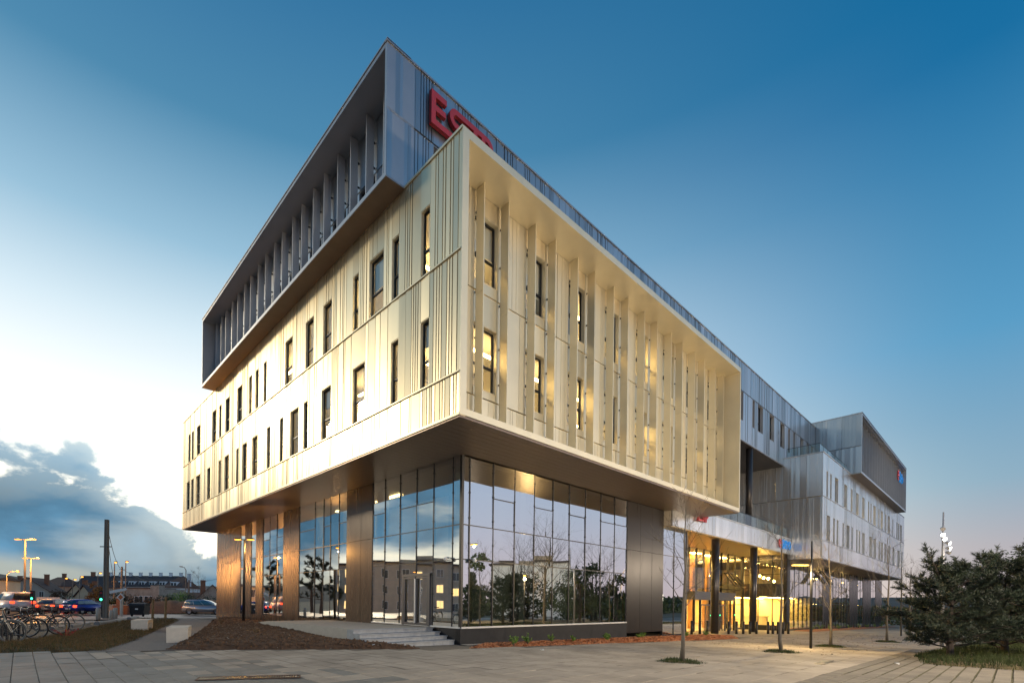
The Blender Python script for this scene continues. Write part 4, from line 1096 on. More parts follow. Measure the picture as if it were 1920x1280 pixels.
# ================================================================== planting
def limb(mb, p, d, L, r, depth, rr, nseg=4, bend=.25, up=.15, tips=None, kids=3, spread=.8, minr=.004, lastside=4):
    """a tapering branch that forks; returns nothing, adds to mb and collects twig ends in tips"""
    pts = [p.copy()]; rad = [r]; q = p.copy(); dd = d.normalized()
    for k in range(nseg):
        dd = (dd + Vector((rr.uniform(-1, 1), rr.uniform(-1, 1), rr.uniform(-1, 1))) * bend * .5 + Vector((0, 0, up)) * .3).normalized()
        q = q + dd * (L / nseg); pts.append(q.copy()); rad.append(max(minr, r * (1 - .6 * (k + 1) / nseg)))
    mb.tube(pts, rad, lastside if depth > 0 else 3, cap=False)
    if depth <= 0:
        if tips is not None: tips.append((q, dd)); tips.append((pts[len(pts) // 2], dd))
        return
    for k in range(kids + (1 if rr.random() < .5 else 0)):
        t = rr.uniform(.35, 1.0); i = min(int(t * nseg), nseg - 1); s = pts[i].lerp(pts[i + 1], t * nseg - i if t < 1 else 1)
        ax = Vector((rr.uniform(-1, 1), rr.uniform(-1, 1), rr.uniform(-.3, .8))).normalized()
        nd = (dd * (1 - spread * .5) + ax * spread).normalized()
        limb(mb, s, nd, L * rr.uniform(.5, .75), max(minr, r * (1 - .6 * t) * .6), depth - 1, rr, max(3, nseg - 1), bend, up, tips, kids, spread, minr, lastside)
def bare_tree(loc, h, seed, label, group='bare young trees on the forecourt', tr=.062, crown_from=.30, side=13, m_='bark_pale', depth=2, wide=.23):
    t = thing('bare_tree', label, 'tree', loc, 0, group); rr = random.Random(seed)
    mb = MB(); pts = []; rad = []; off = Vector((0, 0, 0))
    for k in range(11):
        f = k / 10; off += Vector((rr.uniform(-1, 1), rr.uniform(-1, 1), 0)) * .02 * h * .35
        pts.append(Vector((0, 0, h * f)) + off * (1 if k else 0)); rad.append(max(.008, tr * (1.25 if k == 0 else 1) * (1 - .86 * f)))
    mb.tube(pts, rad, 9); mb.build('trunk', m_, t, True)
    cb = MB()
    for k in range(side):
        f = crown_from + (1 - crown_from) * (k + .5) / side; i = min(int(f * 10), 9); s = pts[i].lerp(pts[i + 1], f * 10 - i)
        a = k * 2.4 + rr.uniform(-.4, .4); L = h * wide * (1.1 - .75 * f) * rr.uniform(.75, 1.2) * 1.5
        limb(cb, s, Vector((math.cos(a), math.sin(a), .55 + .5 * f)), L, max(.007, tr * (1 - .86 * f) * .38), depth, rr, 4, .35, .25, None, 3, .75, .0035)
    cb.build('crown', m_, t)
    return t
for px, py, h, sd_, lab in ((1278, 1240, 4.55, 4, 'bare young tree with its trunk nearest to the mulch bed and black bollards'),
                            (1465, 1222, 5.0, 8, 'bare young tree standing before the letters on the porch fascia'),
                            (1557, 1212, 4.9, 12, 'bare young tree with orange lit trunk just beyond the black lamp post'),
                            (1663, 1203, 6.2, 17, 'bare young tree beside the dark pine, before the end of the silver wing')):
    p = gpx(px, py); bare_tree((p.x, p.y, p.z), h, sd_, lab)
    c = [(p.x + (.75 + .12 * math.sin(3 * a)) * math.cos(a), p.y + (.75 + .12 * math.cos(2 * a)) * math.sin(a)) for a in [k * .524 for k in range(12)]]
    hf = lambda x, y, e: .0 + .04 * min(1, e / .3)
    scatter('grass_patch', 'grass', 420, c, hf, blade(.03, .11, .008), None, sd_)
    o = bed('tree_pit', c, .22, hf, 'grass_base', .02)
for px, dep, h, sd_, lab in ((1706, 42, 5.8, 31, 'small bare tree just past the right end of the silver wing'), (1738, 60, 6.8, 32, 'bare tree seen over the left side of the dark pine'), (1778, 75, 6.6, 33, 'distant bare tree behind the top of the dark pine')):
    p = spot(px, dep); bare_tree((p.x, p.y, gz(p.x, p.y)), h, sd_, lab, 'bare trees beyond the forecourt', .10)

def tuft(mb, p, d, r, L, n=9, w=.011):
    u = d.orthogonal().normalized(); v = d.cross(u)
    for _ in range(n):
        a = r.uniform(0, 6.28); s = r.uniform(.35, 1.0); q = (d * r.uniform(.25, 1.0) + (u * math.cos(a) + v * math.sin(a)) * s).normalized() * L * r.uniform(.7, 1.15)
        b = p + d * r.uniform(-.05, .04); sw = q.cross(Vector((r.uniform(-1, 1), r.uniform(-1, 1), r.uniform(-1, 1)))).normalized() * w
        mb.tri(b - sw, b + sw, b + q)
def pine(loc, h, wid, seed, label, n_limb=26, zmin=.10, top_w=.35, cat='tree', needle_m='needle', tufts=1.0, lean=(0, 0), L=.16, group=None, w=.012, kids=5, leaders=()):
    t = thing('pine_tree', label, cat, loc, 0, group); r = random.Random(seed)
    tb = MB(); pts = [Vector((lean[0] * f * f * h, lean[1] * f * f * h, h * .96 * f)) + Vector((r.uniform(-1, 1), r.uniform(-1, 1), 0)) * .05 * h * .3 * f for f in [k / 8 for k in range(9)]]
    R = h * .028
    tb.tube(pts, [R * (1.2 - 1.08 * k / 8) for k in range(9)], 9)
    nb = MB(); cnt = 0
    for k in range(n_limb):
        f = zmin + (.97 - zmin) * ((k + r.random() * .8) / n_limb); i = min(int(f * 8), 7); s = pts[i].lerp(pts[i + 1], f * 8 - i)
        a = k * 2.399 + r.uniform(-.5, .5)
        prof = (math.sin(min(1, (f - zmin) / .22 + .45) * PI / 2)) * ((1 - f) ** .62 * (1 - top_w) + top_w * (1 - f * .5))
        ll = wid * .5 * prof * r.uniform(.6, 1.22)
        d = Vector((math.cos(a), math.sin(a), .05 + .55 * f + r.uniform(-.12, .16))).normalized()
        bp = [s]; q = s.copy(); dd = d.copy()
        for j in range(5):
            dd = (dd + Vector((r.uniform(-1, 1), r.uniform(-1, 1), r.uniform(-.5, .9))) * .16).normalized(); q = q + dd * ll / 5; bp.append(q.copy())
        tb.tube(bp, [max(.008, R * .38 * (1 - f * .6) * (1 - .8 * j / 5)) for j in range(6)], 5, cap=False)
        for j in range(kids * 2 + 2):
            g = r.uniform(.22, 1.0); ii = min(int(g * 5), 4); b0 = bp[ii].lerp(bp[ii + 1], g * 5 - ii)
            sd = (dd * .7 + Vector((r.uniform(-1, 1), r.uniform(-1, 1), r.uniform(-.15, .8)))).normalized(); sl = ll * r.uniform(.16, .38) * (1.15 - .5 * g) + .12
            tb.tube([b0, b0 + sd * sl], [.009, .005], 3, cap=False)
            m_ = max(2, int(sl / .075 * tufts))
            for e in range(m_):
                z = (e + .5) / m_; tuft(nb, b0 + sd * sl * (.25 + .8 * z), (sd + Vector((0, 0, .35))).normalized(), r, L, 8, w)
        for e in range(5): tuft(nb, bp[-1] - dd * .07 * e, dd, r, L, 9, w)
    for (lx, ly, lz), ll, z0 in leaders:
        s = Vector((0, 0, h * z0)); dd = Vector((lx, ly, lz)).normalized(); bp = [s]; q = s.copy()
        for j in range(7):
            dd = (dd + Vector((r.uniform(-1, 1), r.uniform(-1, 1), r.uniform(-.6, 1))) * .13).normalized(); q = q + dd * ll / 7; bp.append(q.copy())
        tb.tube(bp, [.035 - .0042 * j for j in range(8)], 6, cap=False)
        for j in range(16):
            g = .35 + .65 * j / 15; ii = min(int(g * 7), 6); b0 = bp[ii].lerp(bp[ii + 1], min(1, g * 7 - ii)); sd = (dd * .8 + Vector((r.uniform(-1, 1), r.uniform(-1, 1), r.uniform(-.3, .9)))).normalized(); sl = .14 + .22 * r.random()
            tb.tube([b0, b0 + sd * sl], [.010, .006], 3, cap=False)
            for e in range(4): tuft(nb, b0 + sd * sl * (.4 + .2 * e), sd, r, L * .9, 9, w)
    tb.build('trunk', 'bark_dark', t); nb.build('crown', needle_m, t)
    return t
def vget(p): return (p.x, p.y, gz(p.x, p.y))
pine(vget(spot(1783, 17.8)), 3.35, 4.4, 5, 'dark spreading pine with shaggy branches down to the grass, nearest tree at the paving edge', 44, .10, .5, tufts=1.1, kids=7, leaders=((tuple(-rgt * .62 + Vector((0, 0, .8))), 1.9, .68), (tuple(rgt * .95 + Vector((0, 0, .62))), 2.1, .70)))
pine(vget(spot(1885, 20.5)), 4.0, 4.9, 9, 'broad dark pine half behind the shaggy pine, reaching the edge of the view', 46, .06, .5, tufts=1.2, kids=7)
pine(vget(spot(1975, 17.5)), 4.4, 4.2, 13, 'dark pine at the far right edge of the view', 40, .06, .5, tufts=1.2, kids=6)
def leafy(loc, h, wid, seed, label, cat='tree', m_='leaf_dark', n=2600, ls=.07, zmin=.25, name='leafy_tree', clumps=26, group=None, trunk='bark_dark', flat=1.0):
    t = thing(name, label, cat, loc, 0, group); r = random.Random(seed); tb = MB()
    tb.tube([(0, 0, -.1), (.03 * h, .02 * h, h * .4), (0, 0, h * .8)], [h * .03, h * .022, h * .008], 7)
    cs = []
    for k in range(clumps):
        a = r.uniform(0, 6.28); f = r.random(); rr_ = wid * .5 * math.sqrt(r.random()) * (1 - .55 * f * f); z = h * (zmin + (1 - zmin) * f)
        c = Vector((rr_ * math.cos(a), rr_ * math.sin(a) * flat, z * .95)); cs.append((c, wid * r.uniform(.10, .19)))
        tb.tube([(0, 0, min(z * .7, h * .6)), tuple(c)], [h * .009, .01], 4, cap=False)
    tb.build('trunk', trunk, t); nb = MB()
    for k in range(n):
        c, s = cs[k % clumps]; d = Vector((r.gauss(0, 1), r.gauss(0, 1), r.gauss(0, .8))).normalized() * s * r.random() ** .35
        p = c + d; p.z = max(p.z, .05); u = Vector((r.uniform(-1, 1), r.uniform(-1, 1), r.uniform(-1, 1))).normalized() * ls * r.uniform(.6, 1.3); v = u.orthogonal().normalized() * ls * .55
        nb.quad(p - u, p - v, p + u, p + v)
    nb.build('crown', m_, t); return t
leafy(vget(spot(1915, 27)), 5.6, 4.2, 3, 'tall dark evergreen with open leafy top at the right edge of the view', n=3600, ls=.075, zmin=.3, clumps=34)
leafy(vget(spot(179, 80)), 5.4, 3.3, 21, 'round tree with rusty orange leaves behind the tall pole', m_='leaf_orange', n=1600, ls=.16, zmin=.15)
leafy(vget(spot(114, 95)), 4.6, 4.0, 22, 'brown autumn tree above the waiting traffic', m_='leaf_brown', n=1400, ls=.18, zmin=.1)
leafy(vget(spot(137, 105)), 3.6, 2.6, 23, 'small dark tree in front of the distant cottages', m_='leaf_dark', n=900, ls=.16, zmin=.1)
leafy(vget(spot(26, 80)), 4.0, 3.4, 24, 'dark bushy tree before the grey gabled house', m_='leaf_dark', n=1200, ls=.16, zmin=.1)
leafy(vget(spot(217, 62)), 3.1, 3.2, 25, 'dark round bush beside the diamond road sign', 'bush', 'leaf_dark', 2000, .11, .05, 'bush')
leafy(vget(spot(248, 63)), 2.6, 3.0, 26, 'twiggy brown bush between the dark bush and the earth bank', 'bush', 'leaf_brown', 1600, .09, .05, 'bush')
leafy(vget(spot(302, 140)), 7.2, 6.5, 27, 'dark tree against the white row of houses', m_='leaf_dark', n=900, ls=.3, zmin=.3)
for k, (px, dep, h, w_, lab) in enumerate(((318, 72, 3.2, 4.2, 'green hedge clump above the left half of the earth bank'), (338, 73, 3.5, 4.6, 'tallest green hedge clump above the parked car'), (366, 72, 3.0, 5.0, 'dark hedge clump behind the bare saplings'), (396, 74, 2.9, 5.0, 'dark hedge clump under the brown gabled roof'), (285, 70, 2.7, 4.0, 'brownish hedge clump at the left end of the earth bank'))):
    leafy(vget(spot(px, dep)), h, w_, 40 + k, lab, 'hedge', 'leaf_green' if k in (1,) else 'leaf_dark' if k != 4 else 'leaf_brown', 2200, .11, .02, 'hedge', 30, 'hedge clumps above the earth bank')
for k, (px, dep, h, lab) in enumerate(((362, 66, 4.6, 'bare sapling on the earth bank, left of the pair'), (371, 67, 5.2, 'tallest bare sapling on the earth bank'), (381, 66, 4.0, 'thin bare sapling nearest the copper end wall'), (352, 80, 4.8, 'bare sapling beside the unlit grey street lamp'))):
    p = spot(px, dep); bare_tree((p.x, p.y, gz(p.x, p.y) + .9), h, 60 + k, lab, 'bare saplings on the earth bank', .05, .25, 12, 'bark_pale', 2)
# small evergreen shrubs in the mulch, in a row along the glass
SHX = [3.84, 5.11, 6.87, 8.1, 10.6, 11.0, 11.35, 13.96, 14.6, 18.6, 21.0]
SHY = [.98, 1.35, 1.5, 1.25, 1.1, 1.35, 1.6, 1.3, 1.45, .9, .75]
def shrub(x, y, h, seed, label, group='small green shrubs along the glass front'):
    t = thing('shrub', label, 'shrub', (x, y, gz(x, y) + .08), 0, group); r = random.Random(seed); a = MB(); b = MB()
    for k in range(7):
        d = Vector((r.uniform(-1, 1), r.uniform(-1, 1), 1.5)).normalized() * h * r.uniform(.6, 1); a.tube([(0, 0, -.03), d], [.008, .003], 4)
        for j in range(26):
            p = d * r.uniform(.25, 1.05); u = Vector((r.uniform(-1, 1), r.uniform(-1, 1), r.uniform(-.5, 1))).normalized() * .055; v = u.orthogonal().normalized() * .03
            b.quad(p, p + u * .5 - v, p + u, p + u * .5 + v)
    a.build('stems', 'bark', t); b.build('leaves', 'leaf_green', t)
where = ['first and tallest small green shrub from the glass corner', 'second small green shrub from the glass corner', 'third small green shrub from the glass corner', 'fourth small green shrub from the glass corner', 'left one of three small green shrubs close together', 'middle one of three small green shrubs close together', 'right one of three small green shrubs close together', 'small green shrub before the left edge of the dark pier', 'small green shrub before the middle of the dark pier', 'small green shrub just left of the nearest bare tree trunk', 'small green shrub just right of the nearest bare tree trunk']
for k, (x, y) in enumerate(zip(SHX, SHY)): shrub(x, y, .42 if k in (0, 1) else .33, 70 + k, where[k])
for k, x in enumerate((47, 50, 53.5, 57.5, 63, 68, 73.5, 79, 84)):
    p = ('first', 'second', 'third', 'fourth', 'fifth', 'sixth', 'seventh', 'eighth', 'ninth')[k]
    shrub(x, 1.2, .6, 90 + k, p + ' low shrub, counted from the porch, along the silver wing', 'low shrubs along the silver wing')
p = gpx(124, 1198)
t = thing('red_shrub', 'thin red-leaved shrub tied to a short yellow stake in the bed', 'shrub', (p.x, p.y, .08)); a = MB(); b = MB(); r = random.Random(2)
for k in range(9):
    d = Vector((r.uniform(-1, 1), r.uniform(-1, 1), .7)) * .42; a.tube([(0, 0, 0), d], [.006, .003], 4)
    for j in range(20):
        q = d * r.uniform(.2, 1.05); u = Vector((r.uniform(-1, 1), r.uniform(-1, 1), r.uniform(-1, 1))).normalized() * .04; v = u.orthogonal().normalized() * .02; b.quad(q - u, q - v, q + u, q + v)
a.build('stems', 'bark', t); b.build('leaves', 'leaf_red', t)
mat('wood_post', (.30, .19, .08), .8, noise=.3, nscale=6)
a = MB(); a.tube([(0, 0, -.1), (.01, 0, .5)], .025, 7); a.build('stake', 'wood_post', t)
for k, (px, py, nm) in enumerate(((415, 1168, 'dry golden grass tuft on the soil mound, left of the lamp post'), (480, 1187, 'dry golden grass tuft on the open soil right of the lamp post'), (553, 1172, 'dry golden grass tuft high on the soil mound near the glass'))):
    p = gpx(px, py, .35); t = MB(); r = random.Random(k)
    for j in range(50):
        an = r.uniform(0, 6.28); h = r.uniform(.12, .3); t.tri((p.x - .006, p.y, p.z - .03), (p.x + .006, p.y, p.z - .03), (p.x + math.cos(an) * .16, p.y + math.sin(an) * .16, p.z + h))
    tag(t.build('grass_tuft', 'dry_grass'), nm, 'grass tuft', 'dry grass tufts on the soil')

# ================================================================== forecourt furniture
def bench(px0, dep, label):
    t = thing('concrete_bench', label, 'bench', (*spot(px0, dep)[:2], .0), math.atan2(.95, .30) - PI / 2, 'white concrete bench blocks by the path')
    a = MB(); a.box(-.36, 0, .40, .36, 1.75, .56); a.build('seat', 'bench_concrete', t)
    for y in (0, 1.47): a = MB(); a.box(-.355, y + .003, -.08, .355, y + .277, .40); a.build('leg', 'bench_concrete', t)
    return t
bench(333, 18.0, 'pale concrete bench block nearer to the paving, beside the soil mound')
bench(262, 23.8, 'pale concrete bench block farther along the gravel path, on the grass side')
# black lamp post with two lit heads on the soil mound
def t_lamp(loc, h, label, head_m='street_orange', arm=.42, axis=None, rad=.055, group=None, pole_m='frame_black', hl=.34):
    t = thing('street_lamp', label, 'street lamp', loc, 0, group); ax = axis or rgt
    a = MB(); a.tube([(0, 0, -.1), (0, 0, h * .5), (0, 0, h)], [rad * 1.15, rad, rad * .7], 10); a.build('pole', pole_m, t, True)
    a = MB(); a.tube([tuple(-ax * arm + Vector((0, 0, h - .02))), tuple(ax * arm + Vector((0, 0, h - .02)))], rad * .5, 6); a.build('arm', pole_m, t)
    for s in (-1, 1):
        c = ax * s * (arm + hl * .2)
        a = MB(); p, q = c - ax * hl * .5, c + ax * hl * .5; n = Vector((-ax.y, ax.x, 0)) * .12
        a.prism([p - n + Vector((0, 0, h)), p + n + Vector((0, 0, h)), q + n + Vector((0, 0, h)), q - n + Vector((0, 0, h))], (0, 0, .07)); hd = a.build('lamp_head', pole_m, t)
        a = MB(); a.prism([p - n * .9 + Vector((0, 0, h - .045)), p + n * .9 + Vector((0, 0, h - .045)), q + n * .9 + Vector((0, 0, h - .045)), q - n * .9 + Vector((0, 0, h - .045))], (0, 0, .044)); a.build('lamp_lens', head_m, hd)
    return t
def glow(loc, e, col, r=.05):
    d = bpy.data.lights.new('lamp_light', 'POINT'); d.energy = e; d.color = col; d.shadow_soft_size = r
    o = bpy.data.objects.new('lamp_light', d); COL.objects.link(o); o.location = loc; return o
p = spot(457, 28.8)
t_lamp((p.x, p.y, .3), 4.85, 'black lamp post with two lit orange heads on the soil mound', 'street_orange', .30, None, .07)
glow((p.x + rgt.x * .3, p.y + rgt.y * .3, 4.9), 300, (1, .5, .12))
# black post with one lit arm on the forecourt
p = gpx(1520, 1215)
t = thing('street_lamp', 'slim black lamp post with one lit yellow head before the silver wing', 'street lamp', (p.x, p.y, p.z))
a = MB(); a.tube([(0, 0, -.1), (0, 0, 2.6), (0, 0, 4.75)], [.055, .05, .028], 10); a.build('pole', 'frame_black', t, True)
a = MB(); q = -rgt; a.tube([(0, 0, 3.72), tuple(q * .2 + Vector((0, 0, 3.72)))], .022, 6); hd = a.build('lamp_arm', 'frame_black', t)
a = MB(); n = Vector((-q.y, q.x, 0)) * .10; c0, c1 = q * .2, q * .82
a.prism([c0 - n + Vector((0, 0, 3.70)), c0 + n + Vector((0, 0, 3.70)), c1 + n + Vector((0, 0, 3.70)), c1 - n + Vector((0, 0, 3.70))], (0, 0, .06)); hd = a.build('lamp_head', 'frame_black', t)
a = MB(); a.prism([c0 - n * .9 + Vector((0, 0, 3.65)), c0 + n * .9 + Vector((0, 0, 3.65)), c1 + n * .9 + Vector((0, 0, 3.65)), c1 - n * .9 + Vector((0, 0, 3.65))], (0, 0, .048)); a.build('lamp_lens', 'street_yellow', hd)
glow((p.x + q.x * .5, p.y + q.y * .5, p.z + 3.45), 750, (1, .68, .28))
# unlit slim lamp by the end of the wing
p = spot(1690, 40); t = thing('street_lamp', 'slim dark unlit lamp post at the far end of the silver wing', 'street lamp', (p.x, p.y, gz(p.x, p.y)))
a = MB(); a.tube([(0, 0, -.1), (0, 0, 5.6)], [.06, .03], 8); a.build('pole', 'frame_black', t)
a = MB(); a.tube([(0, 0, 3.9), tuple(-rgt * .9 + Vector((0, 0, 3.95)))], .04, 6); a.build('lamp_arm', 'frame_black', t)
# floodlight mast
p = spot(1767, 26); t = thing('floodlight_mast', 'tall slim mast carrying six floodlights, four of them lit, behind the dark pine', 'floodlight', (p.x, p.y, gz(p.x, p.y)))
a = MB(); a.tube([(0, 0, -.1), (0, 0, 4), (0, 0, 7.1)], [.08, .07, .03], 10); a.build('mast', 'anthracite_plain', t, True)
for z, s, lit in ((6.2, -1, 0), (5.9, -1, 1), (5.68, -.5, 1), (5.45, .8, 1), (5.18, 1, 1), (4.95, .9, 0)):
    c = rgt * .17 * s - fwd * .12 + Vector((0, 0, z)); d = (-fwd + rgt * .5 * s + Vector((0, 0, -.5))).normalized()
    a = MB(); a.tube([c - d * .1, c + d * .08], [.06, .105], 12); a.tube([(0, 0, z + .02), c], .018, 5); hd = a.build('floodlight', 'anthracite_plain', t)
    if lit: a = MB(); a.tube([c + d * .075, c + d * .083], [.10, .10], 12); a.build('lens', 'flood_white', hd)
p = spot(1868, 45); t = thing('street_lamp', 'small distant lamp post with a wide arm seen above the pines', 'street lamp', (p.x, p.y, gz(p.x, p.y)))
a = MB(); a.tube([(0, 0, 0), (0, 0, 4.9)], [.05, .03], 6); a.build('pole', 'frame_black', t); a = MB(); a.box(-.5, -.1, 4.5, .5, .1, 4.58); a.build('lamp_head', 'frame_black', t)
p = spot(1848, 38); t = thing('wall_lamp', 'bright lit lamp panel shining through the dark pines', 'lamp', (p.x, p.y, gz(p.x, p.y)))
a = MB(); a.tube([(0, 0, 0), (0, 0, 3.7)], [.06, .05], 6); a.build('post', 'frame_black', t); a = MB(); a.box(-.28, -.28, 2.75, .28, .28, 3.55); a.build('lamp_panel', 'head_white', t)
# black bollards in front of the porch
b0 = thing('bollard', 'black bollard, first in the row from the nearest bare tree trunk', 'bollard', (0, 0, 0), 0, 'black bollards before the porch')
a = MB(); a.tube([(0, 0, -.1), (0, 0, .84)], .085, 14); a.build('post', 'frame_black', b0, True)
a = MB(); a.tube([(0, 0, .842), (0, 0, .90), (0, 0, .93)], [.09, .09, .06], 14); a.build('cap', 'frame_black', b0, True)
ordn = ['first', 'second', 'third', 'fourth', 'fifth', 'sixth', 'seventh', 'eighth', 'ninth', 'tenth', 'eleventh', 'twelfth', 'thirteenth']
for k, px in enumerate((1297, 1312, 1326, 1366, 1380.5, 1393.5, 1406, 1418, 1440, 1449, 1458.5, 1468, 1478)):
    q = gpx(px, 1188 if k < 4 else 1187.5)
    o = b0 if k == 0 else copy_tree(b0)
    o.location = (q.x, q.y, q.z)
    o['label'] = 'black bollard, %s in the row before the porch, counted from the gold box' % ordn[k]
t = spot(687.5, 24.6); q = thing('bollard_light', 'slim black bollard light with looped head by the glass on the landing', 'bollard light', (t.x, t.y, .5))
a = MB(); a.tube([(0, 0, 0), (0, 0, .62)], .06, 10); a.build('post', 'frame_black', q); a = MB(); a.torus((0, 0, .78), (0, 1, .6), .11, .035, 16, 6); a.build('loop_head', 'frame_black', q); a = MB(); a.tube([(0, 0, .62), (0, 0, .68)], .03, 8); a.build('neck', 'silver_plain', q)
# wire fence with wooden posts, white concrete posts, wheelie bin, wheel stops
for k, (px, py, h, lab) in enumerate(((310, 1158, 1.8, 'taller rough wooden post by the far end of the path'), (286, 1157, 1.55, 'shorter rough wooden post between the bin and the bench'))):
    q = gpx(px, py); a = MB(); a.tube([(q.x, q.y, -.2), (q.x + .03, q.y, h)], [.11, .09], 8); tag(a.build('wooden_post', 'wood_post'), lab, 'post', 'rough wooden posts')
for k, (px, py, lab) in enumerate(((184, 1160, 'pale round concrete post left of the tall pole'), (209, 1159, 'shorter pale concrete post just right of the tall pole'), (216, 1159, 'taller pale concrete post right of the tall pole'))):
    q = gpx(px, py); t = thing('concrete_post', lab, 'post', (q.x, q.y, 0), 0, 'pale concrete posts by the pole'); a = MB()
    a.tube([(0, 0, -.1), (0, 0, .8 if k != 1 else .6), (0, 0, .86 if k != 1 else .66)], [.16, .16, .10], 12); a.build('shaft', 'concrete', t, True)
q = gpx(262, 1155); t = thing('wheeled_bin', 'big black wheeled rubbish bin with a rounded lid by the street', 'bin', (q.x, q.y, 0), -.69)
a = MB(); a.prism([(-.60, -.42, .18), (.60, -.42, .18), (.68, -.5, 1.0), (-.68, -.5, 1.0)], (0, .9, 0)); a.build('body', 'frame_black', t)
a = MB(); a.prism([(-.70, -.52, 1.0), (-.70, -.40, 1.14), (-.70, 0, 1.24), (-.70, .38, 1.14), (-.70, .45, 1.0)], (1.4, 0, 0)); a.build('lid', 'plinth', t)
a = MB(); a.box(-.74, -.53, .96, .74, -.501, 1.04); a.box(-.62, -.5, .3, -.55, -.44, .95); a.box(.55, -.5, .3, .62, -.44, .95); a.build('rim', 'frame_black', t)
a = MB(); a.box(-.12, -.512, .62, .12, -.49, .74); a.build('sticker', 'white', t)
for x in (-.5, .5): a = MB(); a.tube([(x, -.36, .1), (x, -.30, .1)], .1, 10); a.build('wheel', 'plinth', t)
mat('rubber_grey', (.16, .165, .175), .6, noise=.2, nscale=6)
ends = [((94, 1183.5), (128, 1178)), ((130, 1178), (164, 1173)), ((180, 1172), (214, 1167.5)), ((214, 1167), (234, 1163.5)), ((236, 1163), (262, 1158.5))]
for k, (e0, e1) in enumerate(ends):
    A, B = gpx(*e0), gpx(*e1); c = (A + B) / 2; L_ = min((B - A).length * .47, 1.5)
    t = thing('wheel_stop', ('first', 'second', 'third', 'fourth', 'fifth')[k] + ' grey rubber wheel stop, counted from the bicycles', 'wheel stop', (c.x, c.y, .02), math.atan2(B.y - A.y, B.x - A.x), 'grey wheel stops in a row')
    a = MB(); pr = [(-.17, 0), (-.15, .13), (-.09, .20), (.09, .20), (.15, .13), (.17, 0)]
    a.prism([(-L_, y, z) for y, z in pr], (2 * L_, 0, 0)); a.build('bar', 'rubber_grey', t)
    a = MB(); a.box(-L_, -.30, -.02, L_, -.175, .04); a.build('kerb_edge', 'kerb', t)

